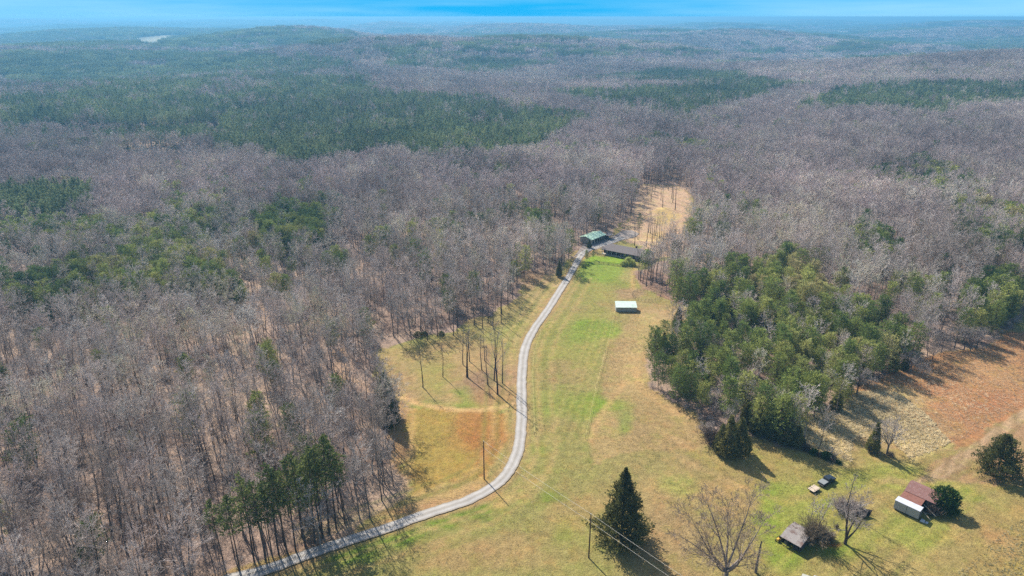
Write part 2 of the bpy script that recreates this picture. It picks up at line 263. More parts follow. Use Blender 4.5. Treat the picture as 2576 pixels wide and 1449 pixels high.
# ------------------------------------------------------------------ materials
class NT:
    def __init__(s, name):
        s.m = bpy.data.materials.new(name); s.m.use_nodes = True; s.n = s.m.node_tree.nodes; s.l = s.m.node_tree.links; s.n.clear()
        s.out = s.n.new("ShaderNodeOutputMaterial"); s.b = s.n.new("ShaderNodeBsdfPrincipled"); s.l.new(s.b.outputs[0], s.out.inputs[0])
        s.b.inputs['Roughness'].default_value = .9; s.b.inputs['Specular IOR Level'].default_value = .15
    def node(s, t, ins=None, **kw):
        n = s.n.new(t)
        for k, v in kw.items(): setattr(n, k, v)
        for k, v in (ins or {}).items():
            if hasattr(v, 'is_output') or isinstance(v, bpy.types.NodeSocket): s.l.new(v, n.inputs[k])
            else: n.inputs[k].default_value = v
        return n
    def noise(s, vec, scale, detail=3, rough=.6): return s.node("ShaderNodeTexNoise", {'Vector': vec, 'Scale': scale, 'Detail': detail, 'Roughness': rough}).outputs[0]
    def ramp(s, fac, stops):
        r = s.node("ShaderNodeValToRGB", {0: fac}); e = r.color_ramp.elements
        while len(e) < len(stops): e.new(.5)
        for i, (p, c) in enumerate(stops): e[i].position = p; e[i].color = (*c, 1) if len(c) == 3 else c
        return r.outputs[0]
    def rng(s, v, a, b, c, d): return s.node("ShaderNodeMapRange", {0: v, 1: a, 2: b, 3: c, 4: d}).outputs[0]
    def mixc(s, f, a, b, mode='MIX'):
        n = s.node("ShaderNodeMix", data_type='RGBA', blend_type=mode)
        for i, v in ((0, f), (6, a), (7, b)):
            if isinstance(v, bpy.types.NodeSocket): s.l.new(v, n.inputs[i])
            else: n.inputs[i].default_value = v if not (isinstance(v, tuple) and len(v) == 3) else (*v, 1)
        return n.outputs[2]
    def math(s, op, a, b=0.0): return s.node("ShaderNodeMath", {0: a, 1: b}, operation=op).outputs[0]
    def bump(s, h, strength, dist): s.l.new(s.node("ShaderNodeBump", {'Height': h, 'Strength': strength, 'Distance': dist}).outputs[0], s.b.inputs['Normal'])
    def color(s, c):
        if isinstance(c, bpy.types.NodeSocket): s.l.new(c, s.b.inputs['Base Color'])
        else: s.b.inputs['Base Color'].default_value = (*c, 1)
    def pos(s): return s.node("ShaderNodeNewGeometry").outputs['Position']

def ground_mat():
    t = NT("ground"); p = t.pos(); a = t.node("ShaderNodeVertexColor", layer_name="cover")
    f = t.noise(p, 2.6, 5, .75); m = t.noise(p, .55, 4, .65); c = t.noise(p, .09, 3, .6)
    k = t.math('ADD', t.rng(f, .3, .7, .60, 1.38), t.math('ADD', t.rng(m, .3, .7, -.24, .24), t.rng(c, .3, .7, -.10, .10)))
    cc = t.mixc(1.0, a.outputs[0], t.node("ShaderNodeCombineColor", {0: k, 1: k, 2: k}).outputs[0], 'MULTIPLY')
    gw = t.noise(p, .16, 5, .7); gm = t.math('MULTIPLY', t.rng(gw, .5, .66, 0, .5), t.math('SUBTRACT', 1.0, a.outputs[1]))
    cc = t.mixc(gm, cc, t.mixc(1.0, cc, (.82, 1.06, .62), 'MULTIPLY')); bw = t.noise(t.node('ShaderNodeMapping', {'Vector': p, 'Location': (40, 9, 0)}).outputs[0], .23, 5, .7)
    cc = t.mixc(t.math('MULTIPLY', t.rng(bw, .5, .64, 0, .6), t.math('SUBTRACT', 1.0, a.outputs[1])), cc, t.mixc(1.0, cc, (1.16, .98, .92), 'MULTIPLY'))
    pale = t.rng(t.noise(t.node('ShaderNodeMapping', {'Vector': p, 'Location': (-70, 33, 0)}).outputs[0], .9, 6, .8), .60, .68, 0, .35); cc = t.mixc(pale, cc, (.50, .40, .26))
    # leaf litter speckle outside the mown fields
    sp = t.math('MULTIPLY', t.rng(t.noise(p, 1.7, 4, .8), .5, .64, 0, .55), a.outputs[1])
    cc = t.mixc(sp, cc, (.10, .068, .05))
    t.color(cc); t.bump(t.math('ADD', f, m), .9, .35); return t.m
M_GROUND = ground_mat(); me.materials.append(M_GROUND)
ground = bpy.data.objects.new("ground", me); S.collection.objects.link(ground)
ground['kind'] = 'structure'; ground['label'] = 'pasture, leaf litter and rolling land reaching to the horizon'

def tinted(name, stops, rough=.9, k=0.5, patch_scale=.012, var=.25, noise_scale=0.6):
    """colour picked per tree: by stand (slow noise on the tree's place) and by tree (random)"""
    t = NT(name); oi = t.node("ShaderNodeObjectInfo")
    loc = t.noise(oi.outputs['Location'], patch_scale, 3, .6)
    f = t.math('ADD', t.math('MULTIPLY', t.rng(loc, .32, .68, 0, 1), k), t.math('MULTIPLY', oi.outputs['Random'], 1 - k))
    f = t.rng(f, .12, .88, 0, 1); c = t.ramp(f, stops)
    v = t.math('MULTIPLY', t.rng(t.noise(t.pos(), noise_scale, 2), .3, .7, 1 - var, 1 + var), t.rng(t.noise(oi.outputs['Location'], .03, 3, .6), .35, .65, .80, 1.18)); v = t.math('MULTIPLY', v, t.rng(t.noise(oi.outputs['Location'], .0028, 3, .6), .38, .62, .80, 1.14))
    c = t.mixc(1.0, c, t.node("ShaderNodeCombineColor", {0: v, 1: v, 2: v}).outputs[0], 'MULTIPLY')
    t.color(c); t.b.inputs['Roughness'].default_value = rough; return t
M_TWIG = tinted("bare_twigs", [(0, (.28, .205, .15)), (.18, (.42, .345, .285)), (.38, (.57, .49, .425)), (.55, (.51, .40, .345)), (.7, (.62, .54, .47)), (.85, (.54, .49, .32)), (.93, (.62, .51, .36)), (1, (.68, .62, .55))]).m
M_FARTWIG = tinted('distant_twigs', [(0, (.28, .205, .17)), (.2, (.40, .315, .28)), (.45, (.53, .435, .385)), (.65, (.45, .35, .325)), (.82, (.57, .49, .38)), (1, (.60, .53, .46))]).m
M_BARK = tinted("bark", [(0, (.12, .09, .072)), (.5, (.20, .155, .125)), (1, (.34, .29, .25))], var=.35, noise_scale=1.5).m
M_DBARK = tinted('dark_bark', [(0, (.075, .058, .048)), (1, (.12, .09, .072))], var=.3).m
M_PBARK = tinted("pine_bark", [(0, (.07, .05, .04)), (1, (.13, .09, .065))], var=.3).m
def foliage(name, stops, tr=.12, **kw):
    t = tinted(name, stops, **kw)
    d = t.node("ShaderNodeBsdfTranslucent"); t.l.new(t.b.inputs['Base Color'].links[0].from_socket, d.inputs[0])
    mx = t.node("ShaderNodeMixShader", {0: tr}); t.l.new(t.b.outputs[0], mx.inputs[1]); t.l.new(d.outputs[0], mx.inputs[2]); t.l.new(mx.outputs[0], t.out.inputs[0]); return t.m
M_PINE = foliage("pine_needles", [(0, (.085, .125, .036)), (.35, (.165, .215, .052)), (.62, (.26, .29, .070)), (.84, (.38, .38, .11)), (1, (.38, .32, .14))], tr=.3, var=.4)
M_TALLPINE = foliage('tall_pine_needles', [(0, (.085, .112, .034)), (.5, (.145, .170, .048)), (1, (.24, .24, .075))], tr=.3, var=.4)
M_FARPINE = foliage("plantation_needles", [(0, (.10, .13, .060)), (.5, (.20, .235, .10)), (1, (.32, .34, .15))], tr=.25, var=.3)
M_CEDAR = foliage("cedar_sprays", [(0, (.11, .115, .036)), (.5, (.185, .175, .052)), (1, (.28, .24, .08))], tr=.25, var=.4)
M_BUD = foliage("budding_twigs", [(0, (.62, .62, .16)), (1, (.72, .70, .24))], tr=.3)
M_BLOSSOM = tinted("blossom_twigs", [(0, (.40, .32, .28)), (1, (.48, .38, .33))]).m
M_BRUSH = tinted("brush", [(0, (.12, .088, .068)), (1, (.22, .17, .13))]).m
M_VINE = tinted("dry_vine", [(0, (.19, .145, .095)), (1, (.26, .20, .13))]).m
M_TAN = tinted('tan_twigs', [(0, (.27, .20, .14)), (1, (.33, .255, .185))]).m
M_GREYTW = tinted('grey_twigs', [(0, (.38, .315, .265)), (1, (.44, .375, .325))]).m
M_STRAW = foliage("straw", [(0, (.70, .57, .34)), (1, (.86, .74, .48))], tr=.4, var=.2)
M_TURF = foliage('turf_tufts', [(0, (.20, .23, .075)), (.35, (.30, .27, .11)), (.7, (.40, .31, .16)), (1, (.48, .39, .22))], tr=.3, var=.2, patch_scale=.06)
M_STUB = foliage('stubble', [(0, (.44, .39, .20)), (1, (.62, .54, .32))], tr=.3, var=.2)
M_SEDGE = foliage("rust_grass", [(0, (.44, .31, .20)), (.45, (.60, .44, .28)), (1, (.84, .70, .46))], tr=.4, var=.2)

# ------------------------------------------------------------------ tree geometry (numpy)
def prisms(segs, n):
    A = np.array([s[0] for s in segs], float); B = np.array([s[1] for s in segs], float)
    ra = np.array([s[2] for s in segs]); rb = np.array([s[3] for s in segs])
    d = B - A; L = np.linalg.norm(d, axis=1, keepdims=True) + 1e-9; d = d / L
    ref = np.where(np.abs(d[:, 2:3]) > .9, np.array([[1., 0, 0]]), np.array([[0, 0, 1.]]))
    u = np.cross(d, ref); u /= np.linalg.norm(u, axis=1, keepdims=True); v = np.cross(d, u)
    th = np.arange(n) * 2 * np.pi / n
    ring = np.cos(th)[None, :, None] * u[:, None, :] + np.sin(th)[None, :, None] * v[:, None, :]
    V = np.concatenate([A[:, None] + ring * ra[:, None, None], B[:, None] + ring * rb[:, None, None]], 1).reshape(-1, 3)
    base = np.arange(len(segs))[:, None, None] * 2 * n; i = np.arange(n)
    q = np.stack([i, (i + 1) % n, (i + 1) % n + n, i + n], -1)[None]
    return V, (base + q).reshape(-1, 4)
def merge(parts):
    V = []; Fq = []; M = []; o = 0
    for v, f, m in parts:
        V.append(v); Fq.append(f + o); M.append(np.full(len(f), m)); o += len(v)
    return np.concatenate(V), np.concatenate(Fq), np.concatenate(M)
def unit(v): return v / (np.linalg.norm(v) + 1e-9)
def perp(d, r):
    x = np.cross(d, r.normal(size=3)); return unit(x)
def limb(r, p, d, L, rad, lvl, cfg, out):
    k = cfg['steps'][lvl]; pts = [p]; dirs = []; rr = [rad]
    for i in range(k):
        d = unit(d + r.normal(size=3) * cfg['wob'][lvl] + np.array([0, 0, cfg['up'][lvl]])); p = p + d * L / k
        pts.append(p); dirs.append(d); rr.append(rad * (1 - (i + 1) / k * cfg['tap'][lvl]))
        out.append((pts[-2], pts[-1], max(rr[-2], cfg['minr']), max(rr[-1], cfg['minr'] * .7), lvl))
    if lvl + 1 < len(cfg['steps']):
        nk = cfg['kids'][lvl]; lo = cfg['lo'][lvl]
        ts = np.sort(r.uniform(lo, 1.0, nk)); ph = r.uniform(0, 6.28)
        for j, t in enumerate(ts):
            f = t * k; i = min(int(f), k - 1); q = pts[i] * (1 - (f - i)) + pts[i + 1] * (f - i); dd_ = dirs[i]
            ph += 2.4 + r.uniform(-.5, .5); u = unit(np.cross(dd_, [.31, .95, .07])); v = np.cross(dd_, u)
            side = u * math.cos(ph) + v * math.sin(ph); a = math.radians(cfg['ang'][lvl] + r.uniform(-12, 12)) * (1.1 - .45 * (t - lo) / (1 - lo + 1e-6))
            shape = cfg['shape'](lvl, (t - lo) / (1 - lo + 1e-6))
            limb(r, q, unit(dd_ * math.cos(a) + side * math.sin(a)), L * cfg['ratio'][lvl] * shape * r.uniform(.75, 1.15), max(rr[i] * cfg['rr'][lvl], cfg['minr']), lvl + 1, cfg, out)
def shp(l, t): return (1.0 - .55 * t) if l else (.55 + 1.1 * t if t < .35 else .94 - .62 * (t - .35) / .65)
def hardwood(seed, H=18, lod=0, spread=1.0, clear=.42, rad=.17):
    r = np.random.default_rng(seed); out = []
    if lod == 2: cfg = dict(steps=[7, 4, 3, 1], kids=[11, 4, 3], lo=[clear, .3, .2], wob=[.05, .10, .14, .2], up=[.08, .16, .08, 0], tap=[.85, .8, .7, .6],
        ratio=[.27 * spread, .40, .45], ang=[34, 32, 34], rr=[.42, .5, .6], minr=.024, shape=shp)
    elif lod == 0: cfg = dict(steps=[7, 4, 3, 2, 1], kids=[17, 6, 4, 3], lo=[clear, .25, .2, .15], wob=[.05, .13, .16, .2, .2], up=[.08, .10, .06, .05, 0], tap=[.85, .8, .7, .6, .5],
        ratio=[.30 * spread, .42, .5, .5], ang=[46, 42, 40, 38], rr=[.42, .5, .6, .7], minr=.022, shape=shp)
    else: cfg = dict(steps=[4, 2, 1, 1], kids=[13, 5, 5], lo=[clear, .25, .2], wob=[.04, .12, .2, .2], up=[.06, .1, .05, 0], tap=[.85, .8, .6, .5],
        ratio=[.32 * spread, .48, .62], ang=[46, 44, 42], rr=[.42, .5, .6], minr=.045, shape=shp)
    limb(r, np.zeros(3) - [0, 0, .3], unit(np.array([r.normal() * .04, r.normal() * .04, 1])), H, rad, 0, cfg, out)
    return out
def open_oak(seed, H, spread=1.0, lo=.16, kids0=15, rad=.42, ang=58, up=.16, minr=.024, kids=(8, 6, 5)):
    r = np.random.default_rng(seed); out = []
    cfg = dict(steps=[7, 6, 4, 3, 2], kids=[kids0, *kids], lo=[lo, .25, .2, .12], wob=[.09, .15, .18, .2, .2], up=[.08, up, .07, .05, 0], tap=[.85, .82, .75, .6, .5],
        ratio=[.62 * spread, .48, .5, .5], ang=[ang, 44, 42, 40], rr=[.5, .5, .55, .7], minr=minr, shape=lambda l, t: 1.0 - .5 * t)
    limb(r, np.zeros(3) - [0, 0, .3], np.array([0., 0, 1]), H * .9, rad, 0, cfg, out); return out
def fan_tree(seed, H, stems, kids=(7, 6, 5, 3), minr=.026, rad=.3, base=.6):
    r = np.random.default_rng(seed); out = []
    cfg = dict(steps=[8, 5, 3, 2, 1], kids=list(kids), lo=[.25, .2, .2, .15], wob=[.07, .11, .14, .18, .2], up=[.045, .05, .04, .03, 0], tap=[.88, .82, .75, .6, .5],
        ratio=[.46, .5, .52, .5], ang=[40, 42, 40, 40], rr=[.5, .55, .6, .7], minr=minr, shape=lambda l, t: 1.05 - .5 * t)
    out.append((np.array([0, 0, -.3]), np.array([0, 0, base]), rad * 1.25, rad * 1.1, 0))
    for az, inc, L in stems:
        a = math.radians(az); i = math.radians(inc); limb(r, np.array([0, 0, base - .1]), np.array([math.cos(a) * math.sin(i), math.sin(a) * math.sin(i), math.cos(i)]), L * H, rad * r.uniform(.6, .8), 0, cfg, out)
    return out
def bare_parts(segs):
    tr = [s for s in segs if s[4] == 0]; br = [s for s in segs if s[4] == 1]; tw = [s for s in segs if s[4] > 1]
    v1, f1 = prisms(tr, 7); v2, f2 = prisms(br, 5)
    T = (v1, f1); 
    v3, f3 = prisms(tw, 3)
    big, bf, _ = merge([(v2, f2, 0), (v3, f3, 0)])
    return T, (big, bf)
def tufts(C, r, size, asp=.34, updir=None, up=.35):
    """many small leaf-sized blades around centres C"""
    n = len(C); ax = r.normal(size=(n, 3)); 
    if updir is not None: ax = ax * .8 + updir
    ax[:, 2] += up; ax /= np.linalg.norm(ax, axis=1, keepdims=True)
    w = np.cross(ax, r.normal(size=(n, 3))); w /= np.linalg.norm(w, axis=1, keepdims=True)
    s = (size * r.uniform(.6, 1.35, n))[:, None]; a = C - ax * s * .35; b = C + ax * s * .65; h = w * s * asp * .5
    V = np.stack([a - h * .5, a + h * .5, b + h, b - h], 1).reshape(-1, 3); return V, np.arange(4 * n).reshape(-1, 4)
def pine(seed, H=18, clear=.5, R=2.6, nb=46, nt=26, size=.5, style='t'):
    r = np.random.default_rng(seed); segs = []; k = 6; p = np.array([0, 0, -.3]); d = np.array([r.normal() * .02, r.normal() * .02, 1.])
    rad = .0095 * H; pts = [p]
    for i in range(k):
        d = unit(d + r.normal(size=3) * .02 + [0, 0, .05]); q = p + d * (H + .3) / k; segs.append((p, q, rad * (1 - i / k * .85), rad * (1 - (i + 1) / k * .85), 0)); p = q; pts.append(q)
    C = []; U = []; br = []
    for j in range(nb):
        t = clear + (1 - clear) * ((j + r.uniform(0, 1)) / nb) ** .9; t = min(t, .985); f = t * k; i = min(int(f), k - 1); b = pts[i] * (1 - f + i) + pts[i + 1] * (f - i)
        u = (t - clear) / (1 - clear)
        if style == 't': rr = R * (math.sin(min(1, (u * .92 + .2)) * math.pi) ** .7) * r.uniform(.6, 1.15)
        else: rr = R * (max(0., 1 - (abs(u - .32) / .72) ** 2.2) ** .5) * r.uniform(.6, 1.18)
        rr = max(rr, .35); a = j * 2.4 + r.uniform(-.4, .4); dz = .25 + .55 * u + r.uniform(-.15, .2)
        e = b + np.array([math.cos(a) * rr, math.sin(a) * rr, dz * rr * .7]); br.append((b, e, .045, .02, 1))
        m = int(nt * (.5 + .8 * rr / R)); s = r.uniform(.3, 1.08, m) ** .8
        c = b[None] * (1 - s[:, None]) + e[None] * s[:, None] + r.normal(size=(m, 3)) * (.16 * rr * .8 + .1) * [1, 1, .7]
        C.append(c); U.append(np.repeat(unit(e - b)[None], m, 0))
    C = np.concatenate(C); U = np.concatenate(U); fv, ff = tufts(C, r, size, .38, U)
    v, f = prisms(segs, 6); v2, f2 = prisms(br, 3); vv, ft, _ = merge([(v, f, 0), (v2, f2, 0)])
    return (vv, ft), (fv, ff)
def cedar(seed, H=9, R=2.4, n=6500, size=.3, low=.03, lumpy=.3, top=.8):
    r = np.random.default_rng(seed); z = r.uniform(low, 1, n * 2); a = r.uniform(0, 2 * np.pi, n * 2)
    pr = (1 - z) ** top; keep = r.uniform(0, 1, len(z)) < (pr + .12); z, a = z[keep][:n], a[keep][:n]; pr = (1 - z) ** top
    lump = 1 + lumpy * (2 * vnoise(a * 1.6 + seed, z * H * .8 / 1.2, seed) - 1) + lumpy * .7 * (2 * vnoise(a * 4 + seed, z * H * 1.6, seed + 3) - 1)
    base = np.minimum(1, (z - low) / .08 * .5 + .62)
    rad = R * pr * lump * base * (r.uniform(.25, 1.03, len(z)) ** .45) + .06
    C = np.stack([np.cos(a) * rad, np.sin(a) * rad, z * H + rad * .12], -1); out = np.stack([np.cos(a), np.sin(a), np.full(len(a), .9)], -1)
    fv, ff = tufts(C, r, size, .42, out * .9)
    segs = [(np.array([0, 0, -.3]), np.array([0, 0, H * .5]), .016 * H, .010 * H, 0), (np.array([0, 0, H * .5]), np.array([0, 0, H * .96]), .010 * H, .02, 0)]
    return prisms(segs, 6), (fv, ff)
def shrub(seed, H=2.5, n=16, lvl=3):
    r = np.random.default_rng(seed); out = []
    cfg = dict(steps=[3, 2, 1], kids=[6, 5], lo=[.2, .2], wob=[.15, .2, .2], up=[.05, .05, 0], tap=[.7, .6, .5], ratio=[.5, .5], ang=[38, 42], rr=[.6, .7], minr=.018, shape=lambda l, t: 1 - .4 * t)
    for i in range(n):
        d = unit(np.array([r.normal() * .5, r.normal() * .5, 1])); limb(r, np.array([r.normal() * .25, r.normal() * .25, -.1]), d, H * r.uniform(.6, 1.0), .035, 0, cfg, out)
    return out

COL = S.collection
def mesh_from(name, V, Fq, mats, midx=None):
    m = bpy.data.meshes.new(name); fill(m, V, Fq)
    for x in mats: m.materials.append(x)
    if midx is not None: m.polygons.foreach_set("material_index", midx.astype(np.int32))
    return m
class Proto:                                     # a kind of tree: trunk mesh, crown mesh, both in one for the woodland
    def __init__(s, tr, cr, mt, mc, H, crown='crown'):
        s.H = H; s.crown = crown
        s.t = mesh_from("trunk", *tr, [mt]); s.c = mesh_from(crown, *cr, [mc])
        V, Fq, mi = merge([(tr[0], tr[1], 0), (cr[0], cr[1], 1)]); s.j = mesh_from("tree", V, Fq, [mt, mc], mi)
def P_bare(segs, H, mc=M_TWIG, mt=M_BARK): a, b = bare_parts(segs); return Proto(a, b, mt, mc, H)

HW = [P_bare(hardwood(100 + i, 18, 0, sp, cl, .17), 18) for i, (sp, cl) in enumerate(((1.25, .40), (1.4, .36), (1.1, .48), (1.5, .32), (1.2, .44), (1.35, .28), (1.0, .46)))]
HW1 = [P_bare(hardwood(200 + i, 18, 1, sp, cl, .2), 18, M_FARTWIG) for i, (sp, cl) in enumerate(((1.2, .4), (1.4, .35), (1.1, .42), (1.5, .32), (1.25, .38)))]
SHB = [P_bare(shrub(300 + i, 3.2, 12), 3.2, M_TWIG) for i in range(3)]
TP = [Proto(*pine(400 + i, 18, cl, R, 34, 18, .50, 't'), M_PBARK, M_TALLPINE, 18) for i, (cl, R) in enumerate(((.52, 2.4), (.45, 2.8), (.6, 2.2), (.4, 2.6)))]
BP = [Proto(*pine(450 + i, 13, cl, R, 62, 34, .42, 'b'), M_PBARK, M_PINE, 13) for i, (cl, R) in enumerate(((.16, 3.1), (.24, 2.8), (.12, 3.4), (.2, 2.5), (.3, 3.2)))]
TP1 = [Proto(*pine(500 + i, 18, cl, R, 26, 9, 1.0, 't'), M_PBARK, M_FARPINE, 18) for i, (cl, R) in enumerate(((.45, 2.6), (.38, 2.9), (.5, 2.4), (.3, 2.8)))]
BP1 = [Proto(*pine(550 + i, 13, cl, R, 30, 12, .85, 'b'), M_PBARK, M_PINE, 13) for i, (cl, R) in enumerate(((.2, 2.9), (.15, 3.2), (.25, 2.6)))]
CD = [Proto(*cedar(600 + i, 8, 2.0, 4200, .34), M_PBARK, M_CEDAR, 8) for i in range(3)]

# ------------------------------------------------------------------ filling the woods
def lane_dist(x, y):
    d = np.full(np.shape(x), 1e9)
    for a, b in zip(lane_w[:-1], lane_w[1:]):
        ab = np.array([b.x - a.x, b.y - a.y]); t = np.clip(((x - a.x) * ab[0] + (y - a.y) * ab[1]) / (ab @ ab), 0, 1)
        d = np.minimum(d, np.hypot(x - a.x - t * ab[0], y - a.y - t * ab[1]))
    return d
def candidates(r0, r1, cell, seed):
    r = np.random.default_rng(seed); half = math.radians(44)
    X, Y = np.meshgrid(np.arange(-r1 * .72, r1 * .72, cell), np.arange(60, r1, cell)); X = X.ravel(); Y = Y.ravel()
    X = X + r.uniform(-.48, .48, len(X)) * cell; Y = Y + r.uniform(-.48, .48, len(Y)) * cell; d = np.hypot(X, Y)
    ok = (d >= r0) & (d < r1) & (np.abs(np.arctan2(X, Y)) < half); ok &= ~((Y < 92) & (np.abs(X) < 90)); X, Y = X[ok], Y[ok]; Z = terrain(X, Y)
    bx, by, _ = proj(X, Y, Z); free = ~inpoly(bx, by, FIELD)
    for pl in SMALL_CLEAR: free &= ~inpoly(bx, by, pl)
    free &= (lane_dist(X, Y) > 1.2) | (Y > 520)
    return X[free], Y[free], Z[free]
def cover(X, Y, Z, h=13):
    mx_, my_, dp_ = proj(X, Y, Z + h); am = np.clip(dp_ / 600, .6, 1.6); mx_ = mx_ + (fbm(X, Y, 45, 3, 401) - .5) * 46 * am; my_ = my_ + (fbm(X, Y, 45, 3, 402) - .5) * 15 / am; q = np.full(len(X), .02); k = np.full(len(X), 'b')
    q = np.where(fbm(X, Y, 60, 3, 21) > .62, .14, q)
    for pl, s, kk in STANDS:
        m = inpoly(mx_, my_, pl)
        if kk == 'r': bx, by, _ = proj(X, Y, Z + 6); m = inpoly(bx, by, pl)
        q[m] = s if kk != 't' else s * (1 - .5 * sstep(.56, .66, fbm(X, Y, 130, 3, 403)))[m]; k[m] = kk
    return q, k

# individual slots: (kind, proto list, x, y, z, rot, scale, area)
NEAR = []; POINTS = {}
def add_points(key, P, X, Y, Z, rot, sc, idn): POINTS.setdefault(key, []).append(np.stack([X, Y, Z, rot, sc, idn], -1))

r = np.random.default_rng(11)
def near_ring(r0, r1, cell, seed):
    X, Y, Z = candidates(r0, r1, cell, seed); q, k = cover(X, Y, Z); ev = r.uniform(size=len(X)) < q
    inR = k == 'r'
    # thin the hardwoods to natural spacing; keep pine stands tighter
    keep = np.where(ev, True, r.uniform(size=len(X)) < np.where(inR, .9, .86)); dens = fbm(X, Y, 22, 3, 90); keep &= ~((dens < .34) & ~ev & (r.uniform(size=len(X)) < .6))
    X, Y, Z, ev, k, inR = X[keep], Y[keep], Z[keep], ev[keep], k[keep], inR[keep]
    return X, Y, Z, ev, k, inR
slots = []
X, Y, Z, ev, k, inR = near_ring(80, 640, 4.15, 1)
# extra thinning inside the knoll so single crowns read
kn = inR & (r.uniform(size=len(X)) < .13); X, Y, Z, ev, k, inR = (a[~kn] for a in (X, Y, Z, ev, k, inR))
hs = fbm(X, Y, 45, 2, 66)
for i in range(len(X)):
    d = math.hypot(X[i], Y[i]); rot = r.uniform(0, 6.28); u = r.uniform()
    if ev[i]:
        if k[i] == 't': P = TP if d < 420 else TP1; kk = 'pine'; s = r.uniform(.85, 1.15)
        elif inR[i]:
            if u < .30: P = CD; kk = 'cedar'; s = r.uniform(.7, 1.25)
            else: P = BP; kk = 'pine'; s = r.uniform(.68, 1.12)
        else: P = (BP if d < 420 else BP1); kk = 'pine'; s = r.uniform(.75, 1.2)
    else:
        kk = 'bare'; P = HW if d < 400 else HW1; s = r.uniform(.7, 1.12) * (.86 + .3 * hs[i])
        if inR[i]: s *= .72
    slots.append([kk, P, r.integers(len(P)), X[i], Y[i], Z[i], rot, s, inR[i], d])
# pine clump by the drive at the bottom left and the evergreen at the wood's edge
PINES_BL = [(603,1436,1245),(566,1430,1262),(640,1414,1196),(668,1410,1208),(702,1396,1170),(724,1396,1182),(744,1386,1152),(768,1374,1140),(792,1364,1142),(812,1352,1122),(828,1342,1098),(846,1330,1112),(868,1318,1150),(686,1402,1226),(640,1384,1212),(760,1352,1160),(806,1332,1122),(590,1400,1250),(716,1372,1188)]
for (bx, by, ty) in PINES_BL:
    p = g(bx, by); H = height_at(bx, by, ty); slots.append(['pine', TP, r.integers(4), p.x, p.y, 0, r.uniform(0, 6.28), H / 18, False, -1])
slots_arr = slots
# clear ordinary slots that crowd the clump
cl = np.array([[g(a, b).x, g(a, b).y] for a, b, _ in PINES_BL])
keep = []
for s in slots:
    if s[9] >= 0 and s[0] == 'bare' and np.min(np.hypot(cl[:, 0] - s[3], cl[:, 1] - s[4])) < 2.2: continue
    keep.append(s)
slots = keep
for s in slots: s[9] = math.hypot(s[3], s[4])
# what shows largest becomes an object of its own
def vis(s):
    a, b, dep = proj(np.array([s[3]]), np.array([s[4]]), np.array([s[5] + s[1][0].H * s[7] * .7])); a = a[0]; b = b[0]
    return (-20 < a < 2596) and b < 1449, dep[0] / (s[1][0].H * s[7]) ** .5
chosen = {'bare': [], 'pine': [], 'cedar': []}; rest = []
LIM = {'bare': 262, 'pine': 285, 'cedar': 60}
scored = sorted(((vis(s), i) for i, s in enumerate(slots)), key=lambda t: t[0][1])
for (v, sc), i in scored:
    s = slots[i]
    if v and len(chosen[s[0]]) < LIM[s[0]]: chosen[s[0]].append(s)
    else: rest.append(s)
def place(name, proto, x, y, z, rot, sc, label, cat, group=None, mats=None, sxy=None, tilt=None):
    root = bpy.data.objects.new(name, None); COL.objects.link(root); root.empty_display_size = .5
    root.location = (x, y, z); root.rotation_euler = (tilt[0] if tilt else 0, tilt[1] if tilt else 0, rot); root.scale = (sc * (sxy or 1), sc * (sxy or 1), sc)
    root['label'] = label; root['category'] = cat
    if group: root['group'] = group
    for nm, m in (("trunk", proto.t), (proto.crown, proto.c)):
        o = bpy.data.objects.new(nm, m); COL.objects.link(o); o.parent = root
    return root
def area(s):
    a, b, _ = proj(np.array([s[3]]), np.array([s[4]]), np.array([0.])); a = a[0]; b = b[0]
    if s[8]: return 'r'
    if a > 1500: return 'e' if b < 1000 else 'x'
    if b > 1300: return 'n'
    if b > 1050: return 'm'
    return 'w'
def where(s):
    a, b, _ = proj(np.array([s[3]]), np.array([s[4]]), np.array([0.])); a = a[0]; b = b[0]
    if s[8]:
        if b < 790: return 'at the top of the evergreen knoll', 'knoll top'
        if a < 1730: return 'at the left edge of the evergreen knoll facing the pasture', 'knoll left edge'
        if a > 2180: return 'at the right end of the knoll by the rust field', 'knoll right end'
        if b > 1010: return 'along the lower edge of the evergreen knoll', 'knoll lower edge'
        return ('in the upper middle of the evergreen knoll', 'knoll upper middle') if b < 890 else ('in the lower middle of the evergreen knoll', 'knoll lower middle')
    if a > 1500: return ('in the wood behind the evergreen knoll', 'wood behind the knoll') if b < 1000 else ('beside the tussock field', 'tussock field')
    if b > 1300:
        if a < 190: return 'in the bottom left corner of the bare wood', 'wood bottom left corner'
        if a < 400: return 'in the bare wood along the bottom edge', 'wood bottom edge'
        if a < 560: return 'in the bare wood just left of the pine clump by the drive', 'wood left of the clump'
        return 'in the dark clump shading the drive', 'clump by the drive'
    if b > 1050:
        if a < 260: return 'at the left edge of the wood level with the red plot', 'wood far left'
        if a < 520: return 'deep in the bare wood left of the red soil plot', 'wood middle'
        if a < 780: return 'in the bare wood behind the pine clump', 'wood behind the clump'
        return 'at the wood edge facing the red soil plot', 'wood edge by the red plot'
    return ('at the wood edge facing the tree-dotted meadow', 'wood edge by the meadow') if a > 800 else ('in the bare wood far left of the tree-dotted meadow', 'wood left of the meadow')
KW = {'bare': ('leafless hardwood', 'bare_tree', 'tree'), 'pine': ('green pine', 'pine_tree', 'pine tree'), 'cedar': ('conical dark cedar', 'cedar_tree', 'cedar tree')}
